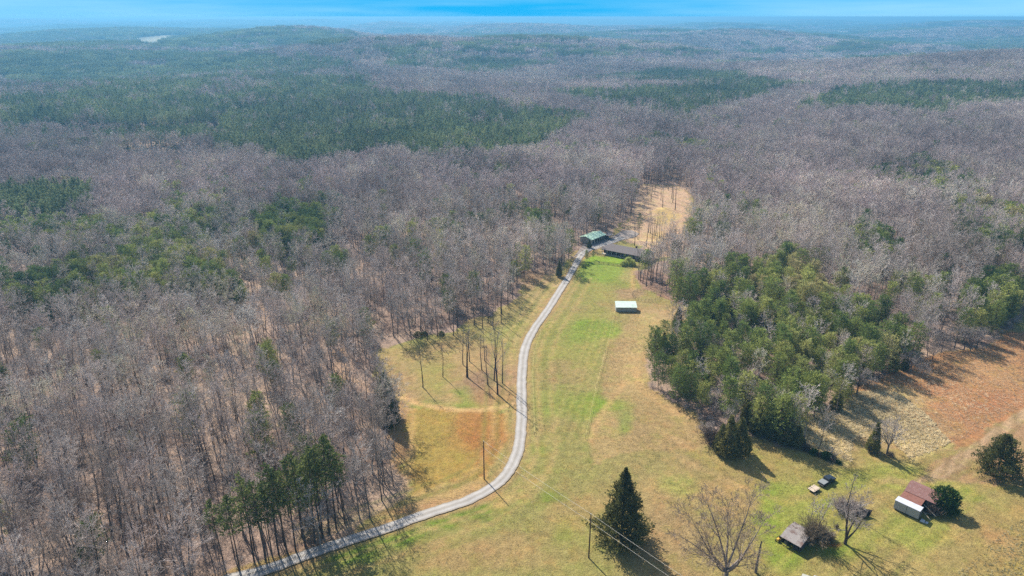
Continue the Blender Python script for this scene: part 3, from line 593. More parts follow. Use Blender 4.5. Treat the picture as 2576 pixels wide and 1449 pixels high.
for kk, lst in chosen.items():
    zones = {}
    for s in lst: zones.setdefault(where(s), []).append(s)
    for (ph, gn), ss in zones.items():
        ss.sort(key=lambda s: s[7] * s[1][0].H); n_ = len(ss)
        for i_, s in enumerate(ss):
            sz = 'tallest ' if i_ == n_ - 1 else 'shortest ' if (i_ == 0 and n_ > 2) else 'short ' if i_ < n_ / 3 else 'tall ' if i_ > 2 * n_ / 3 else 'medium '
            if n_ == 1: sz = ''
            place(KW[kk][1], s[1][s[2]], s[3], s[4], s[5], s[6], s[7], sz + KW[kk][0] + ' ' + ph, KW[kk][2], sz + {'bare': 'bare trees', 'pine': 'pines', 'cedar': 'cedars'}[kk] + ', ' + gn)

# scatter object: points + geometry nodes
def scatter(name, pts, protos, label, stand='stuff'):
    coll = bpy.data.collections.new("kinds_of_" + name)
    for i, m in enumerate(protos): o = bpy.data.objects.new("%s_kind_%02d" % (name, i), m); coll.objects.link(o)
    pts = np.asarray(pts); m = bpy.data.meshes.new(name); m.vertices.add(len(pts)); m.vertices.foreach_set("co", pts[:, :3].astype(np.float32).ravel())
    a = m.attributes.new("turn", 'FLOAT_VECTOR', 'POINT'); rv = np.zeros((len(pts), 3), np.float32); rv[:, 2] = pts[:, 3]; a.data.foreach_set("vector", rv.ravel())
    a = m.attributes.new("size", 'FLOAT', 'POINT'); a.data.foreach_set("value", pts[:, 4].astype(np.float32))
    a = m.attributes.new("which", 'INT', 'POINT'); a.data.foreach_set("value", pts[:, 5].astype(np.int32))
    o = bpy.data.objects.new(name, m); COL.objects.link(o); o['kind'] = stand; o['label'] = label
    ng = bpy.data.node_groups.new(name, 'GeometryNodeTree')
    ng.interface.new_socket("Geometry", in_out='INPUT', socket_type='NodeSocketGeometry'); ng.interface.new_socket("Geometry", in_out='OUTPUT', socket_type='NodeSocketGeometry')
    n, l = ng.nodes, ng.links; gi = n.new("NodeGroupInput"); go = n.new("NodeGroupOutput"); iop = n.new("GeometryNodeInstanceOnPoints")
    ci = n.new("GeometryNodeCollectionInfo"); ci.inputs[0].default_value = coll; ci.inputs[1].default_value = True; ci.inputs[2].default_value = True
    def na(nm, t): q = n.new("GeometryNodeInputNamedAttribute"); q.data_type = t; q.inputs[0].default_value = nm; return q.outputs[0]
    l.new(gi.outputs[0], iop.inputs['Points']); l.new(ci.outputs[0], iop.inputs['Instance']); iop.inputs['Pick Instance'].default_value = True
    l.new(na("which", 'INT'), iop.inputs['Instance Index']); l.new(na("turn", 'FLOAT_VECTOR'), iop.inputs['Rotation']); l.new(na("size", 'FLOAT'), iop.inputs['Scale'])
    l.new(iop.outputs[0], go.inputs[0]); md = o.modifiers.new("scatter", 'NODES'); md.node_group = ng
    return o
bare_protos = HW + HW1; ever_protos = TP + TP1 + BP + BP1 + CD
bi = {id(p): i for i, p in enumerate(bare_protos)}; ei = {id(p): i for i, p in enumerate(ever_protos)}
bare_pts = []; ever_pts = []
for s in rest:
    P = s[1][s[2]]
    (bare_pts if s[0] == 'bare' else ever_pts).append((s[3], s[4], s[5] - .1, s[6], s[7], (bi if s[0] == 'bare' else ei)[id(P)]))
X, Y, Z = candidates(85, 640, 6.0, 31); n_ = len(X); wv = r.integers(0, len(HW), n_); d_ = np.hypot(X, Y); ks = (fbm(X, Y, 18, 3, 55) > .40) & (cover(X, Y, Z)[1] != 'r') & ((np.hypot(X, Y) > 230) | (r.uniform(size=len(X)) < .45))
wv = np.where(d_ > 330, len(HW) + wv % len(HW1), wv); bare_pts += list(np.stack([X, Y, Z - .1, r.uniform(0, 6.28, n_), r.uniform(.28, .6, n_), wv], -1)[ks])
bare_pts = [np.array(bare_pts)]; ever_pts = [np.array(ever_pts)]
# middle distance: single trees, lighter meshes
X, Y, Z, ev, k, _ = near_ring(640, 1500, 4.9, 2)
n = len(X); rot = r.uniform(0, 6.28, n); which = r.integers(0, 1000, n)
hsz = r.uniform(.75, 1.15, n) * (.85 + .35 * fbm(X, Y, 60, 2, 67)); b = ~ev
bare_pts.append(np.stack([X[b], Y[b], Z[b] - .3, rot[b], hsz[b] * 1.02, len(HW) + which[b] % len(HW1)], -1))
t = ev & (k != 'b'); bb = ev & (k == 'b')
ever_pts.append(np.stack([X[t], Y[t], Z[t] - .3, rot[t], hsz[t] * .98, len(TP) + which[t] % len(TP1)], -1))
ever_pts.append(np.stack([X[bb], Y[bb], Z[bb] - .3, rot[bb], hsz[bb] * 1.15, len(TP) + len(TP1) + len(BP) + which[bb] % len(BP1)], -1))
# far: patches of woodland
def patch_bare(seed, size, n, th, nb):
    r2 = np.random.default_rng(seed); segs = []
    for i in range(n):
        x, y = r2.uniform(-size / 2, size / 2, 2); H = r2.uniform(12, 19); b = np.array([x, y, -8]); t_ = np.array([x, y, H * .8]); segs.append((b, t_, th * .9, th * .5, 0))
        for j in range(nb):
            a = r2.uniform(0, 6.28); z = H * r2.uniform(.42, .85); rr = r2.uniform(1.5, 3.8) * (1.15 - .4 * z / H); q = np.array([x, y, z]); q = q + np.array([math.cos(a), math.sin(a), 0]) * rr * .25
            e = q + np.array([math.cos(a) * rr, math.sin(a) * rr, rr * r2.uniform(.4, 1.4)]); segs.append((q, e, th * .7, th * .55, 1))
    return prisms(segs, 3)
def patch_pine(seed, size, n, nt, ts):
    r2 = np.random.default_rng(seed); segs = []; C = []
    for i in range(n):
        x, y = r2.uniform(-size / 2, size / 2, 2); H = r2.uniform(15, 19.5); segs.append((np.array([x, y, -8]), np.array([x, y, H * .9]), .22, .1, 0))
        z = r2.uniform(.35, 1, nt); a = r2.uniform(0, 6.28, nt); rr = 2.5 * (1.15 - z) ** .6 * r2.uniform(.3, 1, nt); C.append(np.stack([x + np.cos(a) * rr, y + np.sin(a) * rr, z * H], -1))
    v, f = prisms(segs, 3); fv, ff = tufts(np.concatenate(C), r2, ts, .55); V, Fq, mi = merge([(v, f, 0), (fv, ff, 1)]); return V, Fq, mi
pb = [mesh_from("wood", *patch_bare(700 + i, 26, 22, .13, 26), [M_FARTWIG]) for i in range(5)]
pbig = [mesh_from("wood", *patch_bare(720 + i, 90, 190, .34, 9), [M_FARTWIG]) for i in range(4)]
def mp(seed, *a): V, Fq, mi = patch_pine(seed, *a); return mesh_from("pinewood", V, Fq, [M_PBARK, M_FARPINE], mi)
pp = [mp(740 + i, 26, 42, 26, 1.5) for i in range(4)]; ppb = [mp(760 + i, 90, 330, 9, 2.9) for i in range(4)]
for (r0, r1, cell, off_b, off_p, sd) in ((1500, 4800, 24, len(bare_protos), len(ever_protos), 3), (4800, 16000, 84, len(bare_protos) + 5, len(ever_protos) + 4, 4)):
    X, Y, Z = candidates(r0, r1, cell, sd); q, k = cover(X, Y, Z); big = fbm(X * .6, Y, 1300, 3, 70)
    q = np.where((q < .3) & (big > .57), .75, q); ev = r.uniform(size=len(X)) < q; n = len(X); rot = r.uniform(0, 6.28, n); w = r.integers(0, 1000, n); sc = r.uniform(.88, 1.12, n)
    nbk = 5 if off_b == len(bare_protos) else 4
    bare_pts.append(np.stack([X, Y, Z, rot, sc, off_b + w % nbk], -1)[~ev]); ever_pts.append(np.stack([X, Y, Z, rot, sc, off_p + w % 4], -1)[ev])
bare_pts = np.concatenate(bare_pts); ever_pts = np.concatenate(ever_pts)
print("instances", len(bare_pts), len(ever_pts), 'individual', {k: len(v) for k, v in chosen.items()})
scatter("bare_woodland", bare_pts, [p.j for p in bare_protos] + pb + pbig, 'leafless hardwood forest running back to the horizon')
scatter("pine_woodland", ever_pts, [p.j for p in ever_protos] + pp + ppb, 'dark green pine stands in the leafless forest')
# underbrush of the wood
X, Y, Z = candidates(80, 330, 5.2, 8); w = r.integers(0, 3, len(X)); keep = r.uniform(size=len(X)) < .5
scatter("underbrush", np.stack([X, Y, Z, r.uniform(0, 6.28, len(X)), r.uniform(.4, 1.2, len(X)), w], -1)[keep], [p.j for p in SHB], 'thin brown brush under the leafless trees')

# tussocks and stubble
def clump(seed, n, h, w, mat):
    r2 = np.random.default_rng(seed); C = np.stack([r2.normal(size=n) * w, r2.normal(size=n) * w, r2.uniform(.1, .6, n) * h], -1)
    v, f = tufts(C, r2, h * .8, .3, up=1.2); return mesh_from("clump", v, f, [mat])
def fill_poly(pl, cell, seed):
    P = [g(*p) for p in pl]; x0 = min(p.x for p in P); x1 = max(p.x for p in P); y0 = min(p.y for p in P); y1 = max(p.y for p in P); r2 = np.random.default_rng(seed)
    X, Y = np.meshgrid(np.arange(x0, x1, cell), np.arange(y0, y1, cell)); X = X.ravel() + r2.uniform(-.5, .5, X.size) * cell; Y = Y.ravel() + r2.uniform(-.5, .5, Y.size) * cell
    a, b, _ = proj(X, Y, 0 * X); m = inpoly(a, b, pl); return X[m], Y[m], r2
TUSS = [(1990,1050),(2110,1032),(2160,985),(2250,985),(2330,1040),(2370,1090),(2392,1112),(2380,1122),(2330,1140),(2290,1156),(2250,1120),(2170,1100),(2142,1112),(2142,1164),(2060,1130),(2015,1110)]
SEDGE = [(2160,975),(2290,932),(2340,895),(2470,876),(2540,850),(2650,800),(2650,985),(2500,1060),(2400,1118),(2310,1082),(2200,1020)]
X, Y, r2 = fill_poly(TUSS, .62, 5)
scatter("dry_grass", np.stack([X, Y, 0 * X, r2.uniform(0, 6.28, len(X)), r2.uniform(.55, 1.25, len(X)), r2.integers(0, 3, len(X))], -1), [clump(800 + i, 40, .42, .19, M_STRAW) for i in range(3)], 'pale straw tussocks in the rough field corner')
X, Y, r2 = fill_poly(SEDGE, .9, 6)
scatter("rust_grass", np.stack([X, Y, 0 * X, r2.uniform(0, 6.28, len(X)), r2.uniform(.35, 1.0, len(X)), r2.integers(0, 3, len(X))], -1), [clump(810 + i, 30, .34, .26, M_SEDGE) for i in range(3)], 'rust coloured broom grass in the rough field')
STUB = [(2700,1245),(2576,1280),(2500,1330),(2440,1395),(2405,1449),(2330,1560),(2700,1560)]
A, B = g(2405, 1449), g(2576, 1300); dv = Vector((B.x - A.x, B.y - A.y)).normalized(); nv = Vector((dv.y, -dv.x))
pts = []; r2 = np.random.default_rng(9)
for i in range(0, 44):
    if i % 9 in (4, 5, 6) and i > 8: continue
    for t_ in np.arange(-30, 45, .42):
        if r2.uniform() < .3 + .45 * vnoise(t_ / 6, i / 3.0, 5): continue
        x = A.x + dv.x * t_ + nv.x * i * .62 + r2.normal() * .12; y = A.y + dv.y * t_ + nv.y * i * .62 + r2.normal() * .12; pts.append((x, y, 0, r2.uniform(0, 6.28), r2.uniform(.5, 1), r2.integers(0, 3)))
pts = np.array(pts); a, b, _ = proj(pts[:, 0], pts[:, 1], 0 * pts[:, 0]); pts = pts[inpoly(a, b, STUB)]
fx_, fy_, r2 = fill_poly([(1010, 1240), (1050, 1040), (1290, 1030), (1330, 870), (1420, 740), (1600, 700), (1620, 960), (1760, 1110), (2140, 1180), (2300, 1160), (2590, 1190), (2590, 1460), (640, 1460), (960, 1340)], .95, 12)
a_, b_, _ = proj(fx_, fy_, 0 * fx_); rd_ = [g(*p) for p in ROAD]; dmin = np.full(len(fx_), 1e9)
for p0, p1 in zip(rd_[:-1], rd_[1:]):
    ab = np.array([p1.x - p0.x, p1.y - p0.y]); tt = np.clip(((fx_ - p0.x) * ab[0] + (fy_ - p0.y) * ab[1]) / (ab @ ab), 0, 1); dmin = np.minimum(dmin, np.hypot(fx_ - p0.x - tt * ab[0], fy_ - p0.y - tt * ab[1]))
kp = (dmin > 2.2) & (fbm(fx_, fy_, 7, 4, 501) > .47)
scatter("grass_tufts", np.stack([fx_, fy_, 0 * fx_ + .02, r2.uniform(0, 6.28, len(fx_)), r2.uniform(.4, 1.15, len(fx_)), r2.integers(0, 3, len(fx_))], -1)[kp], [clump(840 + i, 12, .20, .22, M_TURF) for i in range(3)], 'short uneven tufts in the pasture turf')
scatter("stubble", pts, [clump(820 + i, 22, .30, .15, M_STUB) for i in range(3)], 'rows of pale stubble in the mown strip')
#@@OBJ_BEGIN
# ------------------------------------------------------------------ materials for made things
def flat(name, c, rough=.7, metal=0.0, var=.12, ns=1.2, spec=.3, bump=0.0, stripes=None, stains=None):
    t = NT(name); tcn = t.node("ShaderNodeTexCoord").outputs['Object']
    v = t.rng(t.noise(tcn, ns, 5, .65), .3, .7, 1 - var, 1 + var)
    cc = t.mixc(1.0, (*np.minimum(lin(c, 1.35), .88),), t.node("ShaderNodeCombineColor", {0: v, 1: v, 2: v}).outputs[0], 'MULTIPLY')
    if stains: cc = t.mixc(t.rng(t.noise(tcn, stains[1], 5, .7), stains[2], stains[2] + .12, 0, .85), cc, (*lin(stains[0]),))
    if stripes:
        mpn = t.node("ShaderNodeMapping", {'Vector': tcn, 'Rotation': (0, 0, stripes[2] if len(stripes) > 2 else 0)})
        wv = t.node("ShaderNodeTexWave", {0: mpn.outputs[0], 'Scale': stripes[0], 'Distortion': .3}).outputs[1]
        k = t.rng(wv, 0, 1, 1 - stripes[1], 1); cc = t.mixc(1.0, cc, t.node("ShaderNodeCombineColor", {0: k, 1: k, 2: k}).outputs[0], 'MULTIPLY'); t.bump(wv, .4, .03)
    t.color(cc); t.b.inputs['Roughness'].default_value = rough; t.b.inputs['Metallic'].default_value = metal; t.b.inputs['Specular IOR Level'].default_value = spec; return t.m
M_SHINGLE = flat("brown_shingle", (120, 110, 105), .9, var=.16, ns=2.5)
M_BRICK = flat("dark_brick", (96, 74, 66), .9, stripes=(8, .2))
M_WHITE = flat("white_paint", (226, 224, 216), .6)
M_DARKGL = flat("window_glass", (40, 46, 54), .12, spec=.6)
M_DOOR = flat("door_paint", (120, 66, 50), .6)
M_GREENROOF = flat("green_metal_roof", (204, 238, 206), .5, stripes=(1.3, .12), stains=((140, 186, 176), .35, .56))
M_MINT = flat("mint_metal_roof", (214, 228, 210), .6, stripes=(1.3, .10), stains=((192, 214, 194), .7, .56))
M_CREAM = flat("cream_siding", (186, 184, 168), .75, stripes=(3.5, .12))
M_CONCRETE = flat("concrete", (204, 190, 168), .9)
M_RUST = flat("rusty_tin", (146, 104, 94), .75, stripes=(2.2, .32), stains=((214, 190, 176), 2.2, .56))
M_RUST2 = flat("red_rusty_tin", (150, 100, 84), .75, stripes=(2.2, .3), stains=((150, 92, 70), 1.6, .5))
M_OLDWOOD = flat("grey_old_boards", (92, 84, 78), .95, stripes=(5, .35))
M_TIN = flat("weathered_tin", (156, 146, 138), .6, stripes=(2.2, .25), stains=((122, 88, 74), .5, .48))
M_BOXWALL = flat("grey_box_wall", (176, 172, 166), .6, stripes=(2.0, .10), stains=((140, 120, 100), .8, .66))
M_BOXTOP = flat("white_box_roof", (200, 200, 204), .55, stains=((180, 176, 172), .9, .6))
M_BLACK = flat("black_rubber", (30, 30, 30), .9); M_TRUCK = flat("dark_green_black_paint", (34, 42, 50), .25, spec=.6); M_TONNEAU = flat("grey_bed_cover", (134, 138, 136), .7)
M_STEEL = flat("steel", (120, 118, 114), .5, metal=.3); M_DECK = flat("pale_deck_boards", (214, 194, 168), .9, stripes=(4, .2)); M_YELLOW = flat("yellow_paint", (226, 178, 70), .5)
M_POLE = flat("pole_timber", (96, 76, 62), .95, stripes=(6, .2)); M_WIRE = flat("aluminium_wire", (236, 226, 206), .5); M_GREENFENCE = flat("dark_green_rails", (54, 78, 44), .8)
M_TAPE = flat("fence_tape", (222, 206, 140), .8); M_POST = flat("weathered_post", (128, 110, 90), .95); M_CANOE = flat("faded_red_hull", (226, 160, 140), .5); M_GUT = flat("dark_gutter", (60, 52, 48), .7)
class MB:
    def __init__(s): s.V = []; s.F = []
    def add(s, vs, fs): o = len(s.V); s.V += [tuple(v) for v in vs]; s.F += [tuple(i + o for i in f) for f in fs]; return s
    def box(s, x0, x1, y0, y1, z0, z1, t=0.0):
        """t: how far the top is drawn in on each side"""
        return s.add([(x0, y0, z0), (x1, y0, z0), (x1, y1, z0), (x0, y1, z0), (x0 + t, y0 + t, z1), (x1 - t, y0 + t, z1), (x1 - t, y1 - t, z1), (x0 + t, y1 - t, z1)],
                     [(0, 3, 2, 1), (4, 5, 6, 7), (0, 1, 5, 4), (1, 2, 6, 5), (2, 3, 7, 6), (3, 0, 4, 7)])
    def slab(s, P, th):
        n = (Vector(P[1]) - Vector(P[0])).cross(Vector(P[3]) - Vector(P[0])).normalized() * th
        return s.add(list(P) + [tuple(Vector(p) - n) for p in P], [(0, 1, 2, 3), (7, 6, 5, 4), (0, 4, 5, 1), (1, 5, 6, 2), (2, 6, 7, 3), (3, 7, 4, 0)])
    def prism_y(s, prof, y0, y1, t=0.0):
        """profile in x,z extruded along y"""
        n = len(prof); vs = [(x, y0, z) for x, z in prof] + [(x, y1, z) for x, z in prof]
        return s.add(vs, [tuple(range(n)), tuple(range(2 * n - 1, n - 1, -1))] + [(i, i + n, (i + 1) % n + n, (i + 1) % n) for i in range(n)])
    def cyl(s, a, b, r, n=8, r2=None):
        a = Vector(a); b = Vector(b); d = (b - a).normalized(); u = d.orthogonal().normalized(); v = d.cross(u); r2 = r if r2 is None else r2
        vs = [a + (u * math.cos(6.2832 * i / n) + v * math.sin(6.2832 * i / n)) * r for i in range(n)] + [b + (u * math.cos(6.2832 * i / n) + v * math.sin(6.2832 * i / n)) * r2 for i in range(n)]
        return s.add(vs, [tuple(range(n - 1, -1, -1)), tuple(range(n, 2 * n))] + [(i, (i + 1) % n, (i + 1) % n + n, i + n) for i in range(n)])
    def build(s, name, mat, parent=None, bevel=0.0):
        m = bpy.data.meshes.new(name); m.from_pydata(s.V, [], s.F); m.materials.append(mat); m.update()
        o = bpy.data.objects.new(name, m); COL.objects.link(o); o.parent = parent
        if bevel: b = o.modifiers.new("bevel", 'BEVEL'); b.width = bevel; b.segments = 2; b.limit_method = 'ANGLE'
        return o
def thing(name, loc, rz, label, cat, group=None):
    o = bpy.data.objects.new(name, None); COL.objects.link(o); o.location = loc; o.rotation_euler = (0, 0, rz); o['label'] = label; o['category'] = cat
    if group: o['group'] = group
    return o
def tag(o, label, cat, group=None):
    o['label'] = label; o['category'] = cat
    if group: o['group'] = group
    return o
R = math.radians

# ------------------------------------------------------------------ gravel drive
def smooth(pts, n):
    out = []
    for i in range(len(pts) - 1):
        p0, p1, p2, p3 = pts[max(i - 1, 0)], pts[i], pts[i + 1], pts[min(i + 2, len(pts) - 1)]
        for k in range(n):
            t = k / n; out.append(.5 * ((2 * p1) + (p2 - p0) * t + (2 * p0 - 5 * p1 + 4 * p2 - p3) * t * t + (3 * p1 - p0 - 3 * p2 + p3) * t ** 3))
    return out + [pts[-1]]
def ribbon(name, pts, width, mat, z=.03, label=None, wj=.10, seed=1, cols=8):
    P = smooth([Vector((p.x, p.y, 0)) for p in pts], 14); r2 = np.random.default_rng(seed); V = []; UV = []; L = 0; wl_, wr_ = 0, 0
    for i, p in enumerate(P):
        d = (P[min(i + 1, len(P) - 1)] - P[max(i - 1, 0)]).normalized(); nrm = Vector((-d.y, d.x, 0)); w = width(i / len(P)) / 2
        wl_ = wl_ * .6 + r2.normal() * wj * .6; wr_ = wr_ * .6 + r2.normal() * wj * .6
        if i: L += (p - P[i - 1]).length
        for j in range(cols + 1):
            u = j / cols; off = -(w + wl_) + u * (2 * w + wl_ + wr_); q = p + nrm * off; V.append((q.x, q.y, z + .05 * math.sin(u * math.pi) + .12)); UV.append((u, L))
    Fq = [(i * (cols + 1) + j, (i + 1) * (cols + 1) + j, (i + 1) * (cols + 1) + j + 1, i * (cols + 1) + j + 1) for i in range(len(P) - 1) for j in range(cols)]
    Fq = [f[::-1] for f in Fq]
    m = bpy.data.meshes.new(name); m.from_pydata(V, [], Fq); uv = m.uv_layers.new(name="UVMap")
    for lp in m.loops: uv.data[lp.index].uv = UV[lp.vertex_index]
    m.materials.append(mat); o = bpy.data.objects.new(name, m); COL.objects.link(o); o['kind'] = 'structure'
    if label: o['label'] = label
    return o
t = NT("gravel"); uvn = t.node("ShaderNodeUVMap"); su = t.node("ShaderNodeSeparateXYZ", {0: uvn.outputs[0]}).outputs[0]; p_ = t.pos()
tr_ = t.ramp(su, [(0, lin((166, 146, 118))), (.10, lin((186, 177, 166))), (.25, lin((208, 201, 192))), (.5, lin((178, 169, 156))), (.75, lin((208, 201, 192))), (.90, lin((194, 186, 174))), (1, lin((166, 146, 118)))])
v_ = t.math('ADD', t.rng(t.noise(p_, 5, 4, .8), .3, .7, -.16, .16), t.rng(t.noise(p_, .35, 3), .3, .7, .88, 1.10))
t.color(t.mixc(1.0, tr_, t.node("ShaderNodeCombineColor", {0: v_, 1: v_, 2: v_}).outputs[0], 'MULTIPLY')); t.bump(t.noise(p_, 9, 3), .6, .05); M_GRAVEL = t.m
ribbon("driveway", [g(*p) for p in ROAD], lambda t: 3.25 + 2.2 * max(0, (t - .86) / .14), M_GRAVEL, label='pale gravel drive curving through the pasture to the house')
yard = [g(*p) for p in ((1440,652),(1470,628),(1500,628),(1530,618),(1560,606),(1600,596),(1608,588),(1590,580),(1565,580),(1550,590),(1530,600),(1500,610),(1470,612))]
m = bpy.data.meshes.new("parking_yard"); m.from_pydata([(p.x, p.y, .145) for p in yard], [], [tuple(range(len(yard)))]); m.materials.append(flat("packed_gravel", (144, 132, 122), .95, ns=.25, var=.2)); o = bpy.data.objects.new("parking_yard", m); COL.objects.link(o); o['kind'] = 'structure'; o['label'] = 'gravel yard between house and garage'

# ------------------------------------------------------------------ house
A = g(1514, 639); ho_ = thing("ranch_house", (A.x, A.y, 0), R(-33), 'long low brick house with brown shingle roof at the end of the drive', 'house')
Lh, Dh = 24.0, 9.0
MB().box(0, 13.2, 1.9, Dh, 0, 2.7).box(13.2, Lh, 0, Dh, 0, 2.7).build("wall", M_BRICK, ho_)
rf = MB(); ov = .6; rz_ = 4.7; my = Dh / 2
rf.slab([(-ov, -ov, 2.72), (Lh + ov, -ov, 2.72), (Lh - 1.2, my, rz_), (2.4, my, rz_)], .14).slab([(Lh + ov, Dh + ov, 2.72), (-ov, Dh + ov, 2.72), (2.4, my, rz_), (Lh - 1.2, my, rz_)], .14)
rf.add([(-ov, Dh + ov, 2.72), (-ov, -ov, 2.72), (2.4, my, rz_)], [(0, 1, 2)]).add([(Lh + ov, -ov, 2.72), (Lh + ov, Dh + ov, 2.72), (Lh - 1.2, my, rz_)], [(0, 1, 2)])
roof = rf.build("roof", M_SHINGLE, ho_); MB().box(-ov, Lh + ov, -ov - .08, -ov - .003, 2.55, 2.70).build("gutter", M_GUT, roof); MB().box(15.5, 16.3, 5.0, 5.8, 4.0, 5.5).build("chimney", M_BRICK, roof)
MB().box(-.2, 13.2, -.2, 1.9, .0, .25).build("porch_floor", M_CONCRETE, ho_)
for i in range(6): MB().box(.1 + i * 2.5, .28 + i * 2.5, .05, .23, .25, 2.58).build("post", M_WHITE, ho_)
for x in (2.0, 6.2, 10.4): w_ = MB().box(x, x + 1.7, 1.82, 1.897, 1.0, 2.2).build("window", M_WHITE, ho_); MB().box(x + .12, x + 1.58, 1.79, 1.817, 1.1, 2.1).build("pane", M_DARKGL, w_)
for x in (14.4, 15.6, 18.6, 19.8, 21.6): w_ = MB().box(x, x + .9, -.08, -.003, .9, 2.2).build("window", M_WHITE, ho_); MB().box(x + .13, x + .77, -.11, -.083, 1.0, 2.1).build("pane", M_DARKGL, w_)
d_ = MB().box(8.6, 9.6, 1.84, 1.897, .26, 2.3).build("door", M_DOOR, ho_); MB().box(9.42, 9.5, 1.8, 1.837, 1.2, 1.3).build("handle", M_STEEL, d_)
MB().box(-.15, -.003, 3, 6.2, .1, 2.3).build("side_door", M_WHITE, ho_)
# garage
A = g(1487, 616); ga = thing("garage", (A.x, A.y, 0), R(48), 'open fronted garage with a green metal roof beside the house', 'garage')
MB().box(0, .2, 0, 7, 0, 3).box(0, 12, 6.8, 7, 0, 3).box(11.8, 12, 0, 7, 0, 3).box(.2, 3.4, 0, .2, 0, 3).box(7.2, 7.5, 0, .2, 0, 3).box(.2, 11.8, .003, .197, 2.6, 3.0).build("wall", M_CREAM, ga)
r_ = MB().slab([(-.6, -.7, 2.86), (12.6, -.7, 2.86), (12.6, 3.5, 4.1), (-.6, 3.5, 4.1)], .1).slab([(12.6, 7.7, 2.86), (-.6, 7.7, 2.86), (-.6, 3.5, 4.1), (12.6, 3.5, 4.1)], .1).build("roof", M_GREENROOF, ga)
MB().add([(.1, 0, 3), (.1, 7, 3), (.1, 3.5, 4.0)], [(0, 1, 2)]).add([(11.9, 0, 3), (11.9, 7, 3), (11.9, 3.5, 4.0)], [(0, 1, 2)]).build("gable", M_CREAM, ga)
MB().box(1.0, 2.4, -.06, -.003, .2, 2.2).build("door", M_DARKGL, ga)
for x in (5.2, 9.4): MB().box(x, x + .18, -.05, .13, 0, 2.6).build("post", M_WHITE, ga)
A = g(1531, 604); cp = thing("lean_to", (A.x, A.y, 0), R(48), 'low grey roofed lean-to behind the green roofed garage', 'shed')
MB().slab([(-.3, -.3, 2.2), (4.3, -.3, 2.2), (4.3, 3.3, 2.7), (-.3, 3.3, 2.7)], .08).build("roof", M_TIN, cp); MB().box(0, 4, 2.9, 3.0, 0, 2.55).box(0, .1, 0, 2.9, 0, 2.1).build("wall", M_OLDWOOD, cp)
for x in (1.9, 3.9): MB().box(x, x + .1, 0, .1, 0, 2.1).build("post", M_OLDWOOD, cp)
# horse shelter
A = g(1549.5, 784); hs_ = thing("animal_shelter", (A.x, A.y, 0), R(-1), 'small cream walled shelter with a pale mint roof in the pasture', 'shelter')
MB().box(0, 8.2, 0, .15, 0, 1.95).box(0, .15, .15, 3.6, 0, 2.1).box(8.05, 8.2, .15, 3.6, 0, 2.1).build("wall", M_CREAM, hs_)
MB().slab([(-.15, -.35, 1.98), (8.35, -.35, 1.98), (8.35, 3.9, 3.0), (-.15, 3.9, 3.0)], .07).build("roof", M_MINT, hs_)
for x in (0, 2.7, 5.4, 8.05): MB().box(x, x + .14, 3.61, 3.75, 0, 2.86).build("post", M_POST, hs_)
# round pen
C_ = Vector((56.7, 266.8, 0)); rp = thing("round_pen", C_, 0, 'round wire pen on the grass behind the mint roofed shelter', 'pen')
m_ = MB()
for z in (.5, .95, 1.35):
    for i in range(36): a0, a1_ = i * R(10), (i + 1) * R(10); m_.cyl((5.8 * math.cos(a0), 5.8 * math.sin(a0), z), (5.8 * math.cos(a1_), 5.8 * math.sin(a1_), z), .022, 4)
m_.build("rail", M_STEEL, rp)
for i in range(24): a0 = i * R(15); MB().cyl((5.8 * math.cos(a0), 5.8 * math.sin(a0), 0), (5.8 * math.cos(a0), 5.8 * math.sin(a0), 1.45), .05, 5).build("post", M_POST, rp)
# yard fence
def rail_fence(name, pts, label, mat, step=2.4, h=1.25, rails=3, rr=.05, pr=.07, railmat=None):
    P = [g(*p) for p in pts]; f = thing(name, P[0], 0, label, 'fence'); m_ = MB()
    for a, b in zip(P[:-1], P[1:]):
        a = a - P[0]; b = b - P[0]; n = max(1, round((b - a).length / step))
        for k in range(rails): z = h * (k + 1) / rails - .08; m_.cyl((a.x, a.y, z), (b.x, b.y, z), rr, 4)
        for i in range(n + 1):
            if i == n and b is not None and (b + P[0] - P[-1]).length > .01: continue
            q = a.lerp(b, i / n); MB().cyl((q.x, q.y, 0), (q.x, q.y, h + .05), pr, 6).build("post", mat, f)
    m_.build("rail", railmat or mat, f); return f
rail_fence("board_fence", [(1457,672),(1470,668),(1495,663),(1530,666),(1566,671),(1592,676)], 'dark green board fence across the lawn below the house', M_GREENFENCE, 2.4, 1.3, 3, .07)
rail_fence("tape_fence", [(1363,832),(1342,899),(1339,949),(1342,999),(1344.5,1095)], 'thin tape fence running beside the drive', M_POST, 16, 1.05, 1, .022, .05, M_TAPE)
rail_fence("tape_fence", [(1547,782),(1539,824),(1523,887),(1500.5,974.5),(1473,1104)], 'thin tape fence running down from the mint roofed shelter', M_POST, 16, 1.05, 1, .022, .05, M_TAPE)
rail_fence("yard_gate_post", [(1594,689),(1594,712)], 'short wire fence above the round pen', M_POST, 4, 1.2, 2, .02, .06)
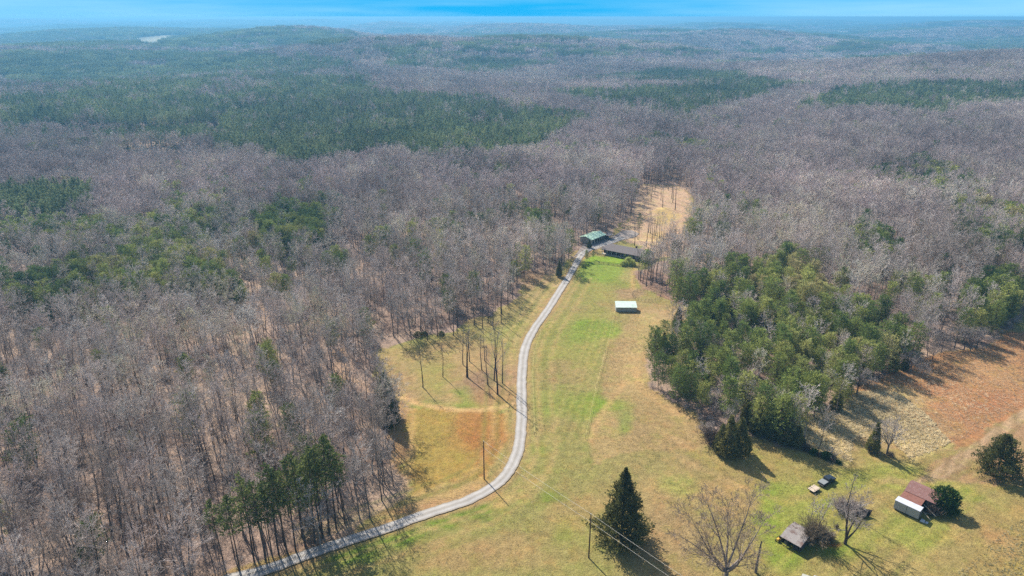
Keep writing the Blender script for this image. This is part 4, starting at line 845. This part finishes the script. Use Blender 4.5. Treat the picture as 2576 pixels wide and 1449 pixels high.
# poles and wires
def upole(bx, by, h, label):
    p = g(bx, by); t = thing("utility_pole", p, 0, label, 'utility pole', 'utility poles along the wires'); MB().cyl((0, 0, -.2), (0, 0, h), .17, 10, .11).build("shaft", M_POLE, t)
    MB().cyl((0, 0, h), (0, 0, h + .22), .06, 8).build("insulator", M_WHITE, t); MB().cyl((.11, 0, h - 1.9), (.26, 0, h - 1.9), .05, 6).build("bracket", M_STEEL, t); return p
h1, h2 = 11.3, 11.7
P1 = upole(1218, 1205, h1, 'wooden utility pole standing beside the bend of the drive'); P2 = upole(1481, 1403, h2, 'wooden utility pole standing beside the big cedar')
q_ = g(1700, 1449, 10.6); dr = Vector((q_.x - P2.x, q_.y - P2.y, 0)).normalized(); P3 = Vector((P2.x, P2.y, 0)) + dr * 36
t_ = thing("utility_pole", P3, 0, 'wooden utility pole just outside the lower edge', 'utility pole', 'utility poles along the wires'); MB().cyl((0, 0, -.2), (0, 0, h2), .17, 10, .11).build("shaft", M_POLE, t_)
def wire(a, b, sag, label, r=.021):
    m_ = MB(); n = 14; pr_ = None; o0 = a
    for i in range(n + 1): t = i / n; q = a.lerp(b, t) - Vector((0, 0, sag * 4 * t * (1 - t))) - o0; (m_.cyl(pr_, q, r, 4) if i else None); pr_ = q
    o = m_.build("power_line", M_WIRE); o.location = o0; tag(o, label, 'wire')
for (za, zb, zc, nm) in ((h1 + .2, h2 + .2, h2 + .2, 'upper'), (h1 - 1.9, h2 - 1.9, h2 - 1.9, 'lower')):
    wire(P1 + Vector((0, 0, za)), P2 + Vector((0, 0, zb)), .35, nm + ' wire between the two utility poles'); wire(P2 + Vector((0, 0, zb)), P3 + Vector((0, 0, zc)), .35, nm + ' wire passing in front of the big cedar')

# ------------------------------------------------------------------ barn group
A = g(2146.5, 1306.5); 
ca_ = R(-48)
A = g(1932 + 1257 / 4, 1086.7 + 775 / 4); A = Vector((A.x, A.y, 0))
bx_ = thing("box_container", A, ca_, 'grey box container with a white top against the rusty barn', 'container')
MB().box(0, 5.5, 0, 2.1, .35, 2.6).build("body", M_BOXWALL, bx_, .03); MB().box(-.05, 5.55, -.05, 2.15, 2.603, 2.68).build("roof", M_BOXTOP, bx_)
MB().box(2.68, 2.76, -.05, -.003, .36, 2.59).build("seam", M_STEEL, bx_); MB().box(5.503, 5.55, .15, 1.95, .5, 2.45).build("door", M_STEEL, bx_); MB().box(.2, 5.3, .2, 1.9, 0, .345).build("skid", M_BLACK, bx_)
bn = thing("barn", A, ca_, 'old barn with rusty red tin roofs behind the grey container', 'barn')
MB().box(.6, 6.5, 5.2, 9.2, 0, 3.1).box(.5, 4.7, 2.35, 5.197, 0, 2.42).build("wall", M_OLDWOOD, bn)
MB().slab([(.2, 4.9, 3.05), (7.1, 4.9, 3.05), (7.1, 8.0, 4.15), (.2, 8.0, 4.15)], .06).slab([(7.1, 9.7, 3.6), (.2, 9.7, 3.6), (.2, 8.0, 4.15), (7.1, 8.0, 4.15)], .06).build("roof", M_RUST, bn)
MB().slab([(.2, 2.2, 2.5), (4.9, 2.2, 2.5), (4.9, 5.1, 2.98), (.2, 5.1, 2.98)], .06).build("lean_to_roof", M_RUST2, bn)
MB().add([(.6, 5.2, 3.1), (.6, 9.2, 3.1), (.6, 9.2, 3.55), (.6, 8, 3.98)], [(0, 1, 2, 3)]).add([(6.5, 5.2, 3.1), (6.5, 9.2, 3.1), (6.5, 9.2, 3.55), (6.5, 8, 3.98)], [(0, 1, 2, 3)]).build("gable", M_OLDWOOD, bn)
MB().box(4.703, 4.76, 3.2, 4.6, .1, 2.0).build("doorway", M_BLACK, bn)
for i, (a, b) in enumerate((((5.0, 4.2, 2.1), (8.2, 3.4, .9)), ((5.6, 2.6, 1.2), (7.6, 1.6, .6)), ((5.4, 3.6, .2), (7.4, 4.4, .5)))):
    o = MB().cyl(a, b, .07, 4).build("loose_board", M_DECK); o.location = A; o.rotation_euler = (0, 0, ca_); tag(o, ['long pale board leaning from the barn end', 'shorter pale board leaning by the container end', 'pale board lying behind the container end'][i], 'board')
o = MB().box(5.9, 6.9, .1, .9, .05, .5, .12).box(6.95, 7.5, .3, 1.0, .05, .3, .1).build("scrap_pile", M_BOXTOP); o.location = A; o.rotation_euler = (0, 0, ca_); tag(o, 'white scrap lying in the shade at the container end', 'scrap')
# old shed bottom centre
A = g(*(1945.3 + 118 * .1505, 1190.7 + 1165 * .1505)); os_ = thing("old_shed", (A.x, A.y, 0), R(-48), 'weathered open fronted shed with a greyish tin roof under vines', 'shed')
MB().box(0, 4.3, 5.9, 6.0, 0, 2.3).box(0, .1, .6, 5.9, 0, 1.9).box(4.2, 4.3, .6, 5.9, 0, 1.9).box(1.4, 1.5, 1.2, 5.9, 0, 1.8).box(0, 4.3, 2.9, 3.0, 0, 2.2).build("wall", M_OLDWOOD, os_)
MB().slab([(-.25, -.25, 1.95), (4.55, -.25, 1.95), (4.55, 3.1, 2.75), (-.25, 3.1, 2.75)], .07).slab([(4.55, 6.3, 2.2), (-.25, 6.3, 2.2), (-.25, 3.1, 2.75), (4.55, 3.1, 2.75)], .07).build("roof", M_TIN, os_)
for x in (0, 1.4, 2.8, 4.2): MB().box(x, x + .14, -.05, .09, 0, 1.9).build("post", M_OLDWOOD, os_)
MB().box(.5, 1.2, .5, 1.6, .0, .8, .1).build("barrel_rack", M_STEEL, os_); MB().box(2.9, 3.9, .4, 1.4, .0, .9, .15).build("bench", M_OLDWOOD, os_)
A2 = g(1945.3 + 95 * .1505, 1190.7 + 1130 * .1505); mw = thing("riding_mower", (A2.x - .1, A2.y + .1, 0), R(40), 'small yellow riding mower parked at the corner of the old shed', 'mower')
MB().box(-.7, .1, -.3, .3, .35, .8, .06).build("hood", M_YELLOW, mw, .04); MB().box(.1, .7, -.4, .4, .3, .5, .05).build("fender", M_YELLOW, mw, .03); MB().box(.2, .6, -.22, .22, .5, .62).box(.52, .62, -.22, .22, .62, 1.0).build("seat", M_BLACK, mw)
for (x, y, rr_) in ((-.5, -.4, .2), (-.5, .4, .2), (.45, -.48, .28), (.45, .48, .28)): MB().cyl((x, y - .08, rr_), (x, y + .08, rr_), rr_, 12).build("wheel", M_BLACK, mw)
MB().cyl((.05, 0, .8), (.15, 0, 1.0), .02, 5).cyl((.13, -.15, 1.0), (.13, .15, 1.0), .03, 5).build("steering_wheel", M_BLACK, mw)
# pickup and trailer
def wheel(x, y, r_, par, w=.24):
    a = MB().cyl((x, y - w / 2, r_), (x, y + w / 2, r_), r_, 16).build("wheel", M_BLACK, par); s = 1 if y > 0 else -1; MB().cyl((x, y + s * (w / 2), r_), (x, y + s * (w / 2 + .015), r_), r_ * .55, 12).build("rim", M_STEEL, a)
def pickup(loc, rz, label, paint, cover):
    t = thing("pickup_truck", loc, rz, label, 'pickup truck')
    MB().prism_y([(-2.65, .45), (-2.7, .95), (-.55, 1.0), (1.05, 1.0), (1.25, 1.08), (2.45, .98), (2.62, .8), (2.62, .45)], -.93, .93).build("body", paint, t, .06)
    MB().prism_y([(-.62, 1.0), (-.55, 1.55), (-.35, 1.72), (.55, 1.72), (1.12, 1.05)], -.80, .80).build("cab", paint, t, .06)
    MB().slab([(1.16, -.70, 1.10), (1.16, .70, 1.10), (.63, .66, 1.66), (.63, -.66, 1.66)], .02).build("windscreen", M_DARKGL, t); MB().slab([(-.63, .6, 1.1), (-.63, -.6, 1.1), (-.58, -.58, 1.5), (-.58, .58, 1.5)], .02).build("rear_window", M_DARKGL, t)
    for s in (-1, 1):
        MB().box(-.35, .75, s * .815 - .01, s * .815 + .01, 1.15, 1.55).build("side_window", M_DARKGL, t); MB().box(2.6, 2.645, s * .7 - .16, s * .7 + .16, .68, .85).build("headlight", M_WHITE, t); MB().box(.95, 1.05, s * .98 - .08, s * .98 + .08, 1.1, 1.25).build("mirror", M_BLACK, t)
    MB().box(-2.66, -.66, -.86, .86, .97, 1.08).build("bed_cover", cover, t, .03); MB().box(2.58, 2.72, -.85, .85, .42, .6).build("bumper", M_STEEL, t); MB().box(-2.85, -2.7, -.85, .85, .45, .6).build("bumper", M_STEEL, t)
    for x in (-1.7, 1.65):
        for y in (-.84, .84): wheel(x, y, .39, t)
    return t
T = g(2079, 1214); HR = R(34)
pickup((T.x, T.y, 0), HR, 'dark pickup truck with a grey bed cover hitched to the flat trailer', M_TRUCK, M_TONNEAU)
tr_o = Vector((T.x, T.y, 0)) - Vector((math.cos(HR), math.sin(HR), 0)) * 5.3
tl = thing("flat_trailer", tr_o, HR, 'small flat trailer with pale deck and rail sides behind the dark pickup', 'trailer')
MB().box(-1.5, 1.3, -.9, .9, .55, .62).build("deck", M_DECK, tl); m_ = MB()
for y in (-.92, .92): m_.cyl((-1.5, y, 1.0), (1.3, y, 1.0), .025, 4)
m_.cyl((1.3, -.92, 1.0), (1.3, .92, 1.0), .025, 4).cyl((-1.5, -.92, 1.5), (-1.5, .92, 1.5), .03, 4)
for x in (-1.5, -.8, -.1, .6, 1.3):
    for y in (-.92, .92): m_.cyl((x, y, .6), (x, y, 1.5 if x < -1 else 1.0), .025, 4)
m_.build("rail", M_BLACK, tl); MB().box(-1.52, 1.32, -.94, .94, .45, .547).cyl((1.3, 0, .5), (2.5, 0, .5), .04, 5).build("chassis", M_BLACK, tl)
for y in (-1.0, 1.0): wheel(-.2, y, .33, tl, .18)
V_ = g(2050, 1471); pickup((V_.x, V_.y, 0), R(-28), 'white pickup truck whose roof only just enters the lower edge', flat('off_white_paint', (170, 168, 160), .4), M_CREAM)
# wrecked shed behind the blossom shrub
A = g(2160, 1293); wr = thing("collapsed_shed", (A.x, A.y, 0), R(-40), 'dark collapsed shed behind the pink blossoming shrub', 'shed')
MB().slab([(-2, -1, .3), (1.6, -1.2, .5), (1.8, 1.0, 1.5), (-1.8, 1.1, 1.3)], .08).build("roof", M_OLDWOOD, wr); MB().slab([(1.4, .6, .1), (2.2, .4, .1), (2.5, .9, 1.9), (1.6, 1.2, 1.5)], .08).box(-1.6, 1.2, .8, .95, 0, 1.2).build("wall", M_GUT, wr)
# canoe by the porch, far farmhouses
A = g(1521, 633.5); cn = thing("canoe", (A.x, A.y, 0), R(-33), 'faded pinkish canoe lying upturned on the lawn by the porch', 'canoe')
m_ = MB(); n = 10; prof = []
for i in range(n + 1):
    x = -2.3 + 4.6 * i / n; w_ = .42 * (1 - (x / 2.35) ** 2) ** .6 + .02
    for k in range(7): a_ = math.pi * k / 6; prof.append((x, -math.cos(a_) * w_, .06 + math.sin(a_) * (.32 + .08 * (x / 2.3) ** 2) * (w_ / .44) ** .4))
m_.add(prof, [(i * 7 + k, i * 7 + k + 1, i * 7 + k + 8, i * 7 + k + 7) for i in range(n) for k in range(6)]).build("hull", M_CANOE, cn); MB().cyl((-2.1, 0, .44), (2.1, 0, .44), .025, 4).build("keel", M_STEEL, cn)
def farmhouse(bx, by, L, D_, rz, wallm, roofm, label):
    p = g(bx, by); z = float(terrain(p.x, p.y)); 
    for _ in range(6): p = g(bx, by, z); z = float(terrain(p.x, p.y))
    h = thing("farmhouse", (p.x, p.y, z), R(rz), label, 'house'); MB().box(0, L, 0, D_, -1, 3.2).build("wall", wallm, h)
    MB().slab([(-.5, -.5, 3.1), (L + .5, -.5, 3.1), (L + .5, D_ / 2, 5.6), (-.5, D_ / 2, 5.6)], .15).slab([(L + .5, D_ + .5, 3.1), (-.5, D_ + .5, 3.1), (-.5, D_ / 2, 5.6), (L + .5, D_ / 2, 5.6)], .15).build("roof", roofm, h)
    MB().add([(.1, 0, 3.2), (.1, D_, 3.2), (.1, D_ / 2, 5.4)], [(0, 1, 2)]).add([(L - .1, 0, 3.2), (L - .1, D_, 3.2), (L - .1, D_ / 2, 5.4)], [(0, 1, 2)]).build("gable", wallm, h)
    for x in np.arange(1.5, L - 1.5, 3): MB().box(x, x + 1.1, -.06, -.003, 1.1, 2.4).build("window", M_DARKGL, h)
farmhouse(255, 347, 17, 8, 8, M_WHITE, M_BOXTOP, 'white roofed farmhouse at the foot of the tall plantation pines')
farmhouse(330, 106, 34, 14, 5, M_WHITE, M_BOXTOP, 'tiny white farmhouse in the far pale fields')

# ------------------------------------------------------------------ single trees
THIN = [P_bare(hardwood(900 + i, 18, 2, sp, cl, .24), 18, M_GREYTW, M_DBARK) for i, (sp, cl) in enumerate(((.8, .55), (.6, .62), (1.1, .45), (1.5, .3)))]
def tree_at(bx, by, ty, proto, label, cat='tree', group=None, name='bare_tree', rot=None, sxy=None, tilt=None):
    p = g(bx, by); H = height_at(bx, by, ty); return place(name, proto, p.x, p.y, 0, rot if rot is not None else (bx * 1.7) % 6.28, H / proto.H, label, cat, group, sxy=sxy, tilt=tilt)
MG = 'thin bare trees on the meadow left of the drive'
for i, (bx, by, ty, v, lab) in enumerate([
 (1064,975,872,0,'lone thin bare tree, leftmost on the meadow left of the drive'),(1114,948,862,1,'thin bare tree, second from the left on the meadow'),
 (1165,917,826,2,'bare tree rising left of the twin trunks on the meadow'),(1174,949,834,1,'left leaning trunk of the twin bare trees on the meadow'),(1177,949,830,0,'upright trunk of the twin bare trees on the meadow'),
 (1181,909,824,2,'bare tree just behind the twin trunks on the meadow'),(1212,931,840,1,'slender bare tree between the twin trunks and the drive-side clump'),(1219,908,828,0,'bare tree standing behind the drive-side clump'),
 (1227,968,866,1,'slender bare tree on the left of the drive-side clump'),(1231,990,938,1,'short bare snag-like tree in front of the drive-side clump'),(1252,992,822,3,'largest bare tree of the clump beside the drive'),
 (1243,957,832,3,'bushy bare tree at the back of the clump beside the drive'),(1264,964,858,2,'forked bare tree nearest the drive')]):
    tree_at(bx, by, ty, THIN[v], lab, group=MG, tilt=(0, -.05) if i == 3 else None)
for (bx, by) in ((1141,844),(1194,817),(1214,826),(1241,828),(1261,812),(1278,771),(1262,790),(1290,752),(1150,838),(1100,846),(1075,856),(1228,812),(1285,738),(1300,722)):
    tree_at(bx, by, by - 88, THIN[(bx + by) % 4], 'bare tree along the wood edge above the meadow', group='bare trees edging the meadow')
for (bx, by, h) in ((1629,489,34),(1638,507,42),(1647,488,30),(1662,504,36),(1667,522,50),(1681,479,40),(1698,528,58),(1692,510,48),(1690,500,44)):
    tree_at(bx, by, by - h * 1.15, THIN[(bx * 3) % 4], sxy=1.35, label='bare tree standing in the cleared strip behind the house', group='bare trees in the cleared strip')
for (bx, by, h) in ((1596,618,70),(1626,621,72),(1641,611,66),(1631,585,60),(1649,593,62),(1658,600,64),(1663,597,60),(1604,603,40),(1636,588,60),(1645,600,60),(1668,612,62),(1680,622,66),(1688,606,66),(1676,636,66),(1650,640,60),(1636,655,62),(1700,630,66),(1690,650,70),(1664,660,70)):
    tree_at(bx, by, by - h, (HW if bx > 1660 else THIN)[(bx * 7) % 4], 'tall bare tree just behind the brown roofed house', group='bare trees behind the house')
for (bx, by, h) in ((1607,703,78),(1611,708,80),(1617,713,74),(1626,721,84),(1636,706,80),(1640,716,76),(1662,745,70),(1676,729,86),(1691,733,92),(1650,700,84),(1665,712,88),(1684,716,86),(1700,745,80),(1712,735,88),(1630,690,70),(1615,688,66),(1720,760,80)):
    tree_at(bx, by, by - h, (HW if bx > 1645 else THIN)[(bx * 5) % 4], 'bare tree of the grove between the house and the round pen', group='bare trees between house and pen')
OAK = P_bare(fan_tree(33, 20, [(95, 10, .98), (170, 30, .95), (15, 28, .92), (200, 48, .80), (350, 50, .74), (260, 40, .8), (60, 42, .72), (130, 44, .74)], (8, 6, 5, 3), .030, .42, 1.6), 20, M_TAN); tree_at(1826, 1452, 1266, OAK, 'wide spreading bare tree cut by the lower edge beside the dead trunk', group=None, rot=.6)
SNAG = Proto(prisms([(np.array([0, 0, -.3]), np.array([.1, 0, 3.]), .3, .26, 0), (np.array([.1, 0, 3.]), np.array([-.05, .1, 8.2]), .26, .14, 0)], 8), prisms([(np.array([0, 0, 6.8]), np.array([1.4, .2, 7.4]), .07, .03, 0), (np.array([0, 0, 7.6]), np.array([-1.0, .3, 8.4]), .06, .02, 0), (np.array([0, 0, 5.]), np.array([-.8, -.4, 5.6]), .05, .02, 0), (np.array([0, 0, 4.]), np.array([.6, .5, 4.5]), .05, .02, 0)], 5), M_BARK, M_BARK, 8.2, 'branch')
tree_at(1901, 1440, 1362, SNAG, 'dead broken trunk standing beside the wide bare tree', 'dead tree', name='dead_tree')
FORK = P_bare(fan_tree(41, 13, [(80, 6, .98), (150, 26, .92), (350, 30, .7), (230, 30, .6)], (6, 5, 4, 3), .024, .3, 1.2), 13, M_GREYTW); tree_at(2126, 1368, 1240, FORK, 'forked bare tree on the red soil patch right of the old shed', rot=1.2)
SM = P_bare(fan_tree(51, 9, [(90, 8, .8), (30, 36, .66), (150, 38, .66), (210, 40, .62), (330, 40, .6), (270, 44, .6)], (7, 5, 4, 3), .02, .16, 2.4), 9, M_GREYTW); tree_at(2230, 1144, 1052, SM, 'small round crowned bare tree beside the narrow cedar by the tussocks')
tree_at(2155, 992, 918, SM, 'grey round crowned bare tree at the rust coloured field edge', rot=2.)
for (bx, by, h) in ((2290,935,55),(2320,950,40),(2425,880,60),(2440,884,64),(2455,878,56),(2400,878,64),(2368,886,54),(2345,905,40)): tree_at(bx, by, by - h, SM, 'grey bare tree along the top of the rust coloured field', group='bare trees topping the rust field')
tree_at(2127, 1290, 1186, THIN[1], 'thin bare tree rising through the pink blossoming shrub')
def shape(tr, cr, mc, H, mt=M_PBARK, cn='crown'): return Proto(tr, cr, mt, mc, H, cn)
BIGC = shape(*cedar(71, 20, 5.9, 19000, .46, .02, .62, .98), M_CEDAR, 20); tree_at(1562, 1362, 1178, BIGC, 'big dark conical cedar beside the utility pole', 'cedar tree', name='cedar_tree', rot=.4)
RND = shape(*cedar(72, 12, 4.9, 13000, .40, .02, .66, .55), M_CEDAR, 12); tree_at(2506, 1196, 1096, RND, 'broad rounded cedar alone at the right edge', 'cedar tree', name='cedar_tree', rot=2.)
for (bx, by, ty, pr, sx_, lab) in ((1829,1146,1046,CD[0],1.0,'taller left cedar of the clump at the pasture corner'),(1856,1140,1052,CD[1],1.15,'right cedar of the clump at the pasture corner'),
 (1811,1138,1066,CD[2],1.0,'low front cedar of the clump at the pasture corner'),(1905,1092,1030,CD[1],1.3,'cedar at the lower edge of the evergreen knoll'),(1975,1115,1040,CD[2],1.3,'olive cedar at the tip of the evergreen knoll'),(2003,1122,1070,CD[0],1.4,'dark low cedar beside the olive one at the knoll tip'),
 (1940,1102,1046,CD[0],1.2,'dark cedar just left of the olive one at the knoll tip'),(2194,1137,1064,CD[1],.8,'narrow cedar beside the small bare tree by the tussocks'),(2102,1030,985,CD[0],1.3,'rounded cedar where the knoll meets the tussocks'),
 (1406,696,656,CD[2],.85,'dark cedar beside the upper drive'),(1482,624,602,CD[0],1.2,'dark cedar against the green roofed garage'),(972,1046,938,CD[1],1.1,'dark evergreen at the wood edge left of the meadow'),(982,1072,985,CD[2],1.1,'lower dark evergreen at the wood edge left of the meadow')):
    tree_at(bx, by, ty, pr, lab, 'cedar tree', name='cedar_tree', sxy=sx_)
for (bx, by, ty, pr, sx_, lab) in ((1476,657,630,BP[3],.9,'young pine at the left end of the lawn'),(1492,652,630,BP[4],.6,'thin young pine right of the other on the lawn'),(1571,652,640,BP[1],.9,'small pine in front of the house windows'),(1607,604,536,TP[1],.8,'tall thin pine behind the house roof'),
 (1346,640,600,BP[0],.9,'green pine in the wood left of the upper drive'),(1303,660,612,BP[1],.9,'green pine at the wood edge left of the upper drive'),(340,1140,1090,BP[2],.9,'lone dark pine deep in the bare wood'),(1700,775,700,BP[3],1,'pine at the upper left tip of the evergreen knoll'),
 (1730,780,690,BP[0],1,'rounded pine at the upper edge of the evergreen knoll')): tree_at(bx, by, ty, pr, lab, 'pine tree', name='pine_tree', sxy=sx_)
def bush(seed, H, Rr, n, sz, mat, top=.4): return shape(*cedar(seed, H, Rr, n, sz, .0, .5, top), mat, H, M_BARK, 'foliage')
M_BOX = foliage("evergreen_shrub", [(0, (.055, .10, .018)), (1, (.085, .145, .028))]); M_LIME = foliage("spring_shrub", [(0, (.40, .44, .12)), (1, (.55, .54, .22))], tr=.4)
B1 = bush(81, 4.2, 2.2, 5200, .3, M_BOX); tree_at(2371, 1281, 1229, B1, 'bright green rounded shrub at the right end of the barn', 'shrub', name='shrub')
def brush(seed, H, n, mat): return P_bare(shrub(seed, H, n), H, mat, mat)
BR = brush(91, 3, 46, M_BRUSH); BV = brush(92, 4, 60, M_VINE); BB = brush(93, 4.2, 44, M_BLOSSOM); BG = brush(94, 3, 50, M_TWIG)
def shrub_at(bx, by, H, pr, lab, sxy=1.0, grp=None): p = g(bx, by); place('shrub', pr, p.x, p.y, 0, bx % 6.0, H / pr.H, lab, 'shrub', grp, sxy=sxy)
shrub_at(2346,1296,3.0,BR,'tangled brown brush between the barn and the green shrub',1.0); shrub_at(2072,1354,2.2,BR,'dark brown brush mound right of the old shed',1.5); shrub_at(2086,1358,1.9,BR,'smaller dark brush mound beside the larger one',1.4)
shrub_at(2128,1292,4.0,BB,'pink blossoming shrub in front of the collapsed shed',1.1); shrub_at(2109,1284,3.0,BB,'smaller pink blossoming shrub left of the larger one',1.1)
shrub_at(1790,1118,5.2,BR,'rusty brown leafless shrub left of the cedar clump',1.0); shrub_at(1779,1095,4.2,BG,'grey leafless shrub at the foot of the knoll',1.0); shrub_at(2196,1140,2.6,BR,'brown brush around the foot of the narrow cedar',1.2); shrub_at(2240,1148,1.4,BR,'low brush under the small bare tree',1.4)
shrub_at(2104,1328,1.0,BR,'tiny dark bush between the old shed and the forked tree'); shrub_at(2152,1280,2.4,BG,'grey leafless shrub over the collapsed shed',1.5)
p = g(2046, 1362); VT = P_bare(hardwood(95, 16, 0, .5, .45, .12), 16, M_TWIG)
for i, (dx, dy, hh) in enumerate(((0, 0, 14.5), (-.9, .5, 12.0), (.8, .3, 13.5))): place('bare_tree', VT, p.x + dx, p.y + dy, 0, i * 2.1, hh / 16, ['tallest thin trunk rising behind the old shed', 'left thin trunk rising behind the old shed', 'right thin trunk rising behind the old shed'][i], 'tree', 'thin trunks behind the old shed', tilt=(0, (.0, -.06, .08)[i]))
place('vine', BV, p.x, p.y, 0, 0, 1.5, 'tall mass of dry vine climbing the thin trunks by the shed', 'vine'); place('vine', BV, p.x - 1.6, p.y - 1.2, 1.2, 2, .85, 'dry vine sprawling over the old shed roof', 'vine')
LM = bush(83, 3.4, 2.0, 2600, .3, M_LIME, .4)
for (bx, by, H, lab) in ((1579,665,3.6,'yellow green shrub, tallest by the lawn fence'),(1590,668,3.0,'yellow green shrub, rightmost by the lawn fence'),(1567,668,2.2,'small yellow green shrub by the lawn fence'),(1468,672,2.0,'low green shrub beside the top of the drive')): shrub_at(bx, by, H, LM, lab, 1.0)
for (bx, by, H, lab) in ((2105,985,8.0,'bright yellow budding tree at the edge of the knoll'),(2218,945,7.0,'yellow budding tree at the top of the rust coloured field'),(2185,948,4.5,'small yellow budding tree below the knoll'),(2118,905,9,'pale yellow budding tree among the knoll evergreens')):
    p = g(bx, by); place('budding_tree', BUD if 'BUD' in globals() else globals().setdefault('BUD', P_bare(open_oak(61, 8, .55, .2, 18, .12, 34, .16, .05, (7, 5, 3)), 8, M_BUD)), p.x, p.y, 0, bx % 6., H / 8, lab, 'tree')
for i, (bx, by, H) in enumerate(((2030,1133,1.8),(2046,1142,1.6),(2062,1148,1.4),(2078,1154,2.0),(2092,1160,1.7),(2108,1166,1.0),(2018,1128,2.2))): shrub_at(bx, by, H, B1 if i % 2 else BR, 'low scrub in the row running down from the knoll tip', 1.3, 'scrub row below the knoll tip')
DK = bush(84, 3, 2.2, 900, .42, M_CEDAR, .6)
for (bx, by, H, lab) in ((1052,846,1.9,'dark evergreen thicket at the top edge of the meadow'),(1068,843,1.5,'smaller dark evergreen thicket beside the larger one'),(1110,842,1.4,'dark low evergreen right of the thickets above the meadow')): shrub_at(bx, by, H, DK, lab, 1.3)
#@@OBJ_END
# ------------------------------------------------------------------ haze
hz = NT("haze"); hz.n.remove(hz.b); pv = hz.node("ShaderNodeVolumePrincipled", {'Color': HAZE_COLOR, 'Density': HAZE_DENSITY, 'Anisotropy': 0.25}); hz.l.new(pv.outputs[0], hz.out.inputs[1])
x0, x1, y0, y1, z0, z1 = -34500, 34500, -450, 36500, float(gz.min()) - 9, 111.5
hv = np.array([(x, y, z) for z in (z0, z1) for y in (y0, y1) for x in (x0, x1)]); hf = np.array([(0, 2, 3, 1), (4, 5, 7, 6), (0, 1, 5, 4), (2, 6, 7, 3), (0, 4, 6, 2), (1, 3, 7, 5)])
ho = bpy.data.objects.new("haze", mesh_from("haze", hv, hf, [hz.m])); COL.objects.link(ho); ho['kind'] = 'stuff'; ho['label'] = 'blue haze thickening towards the horizon'
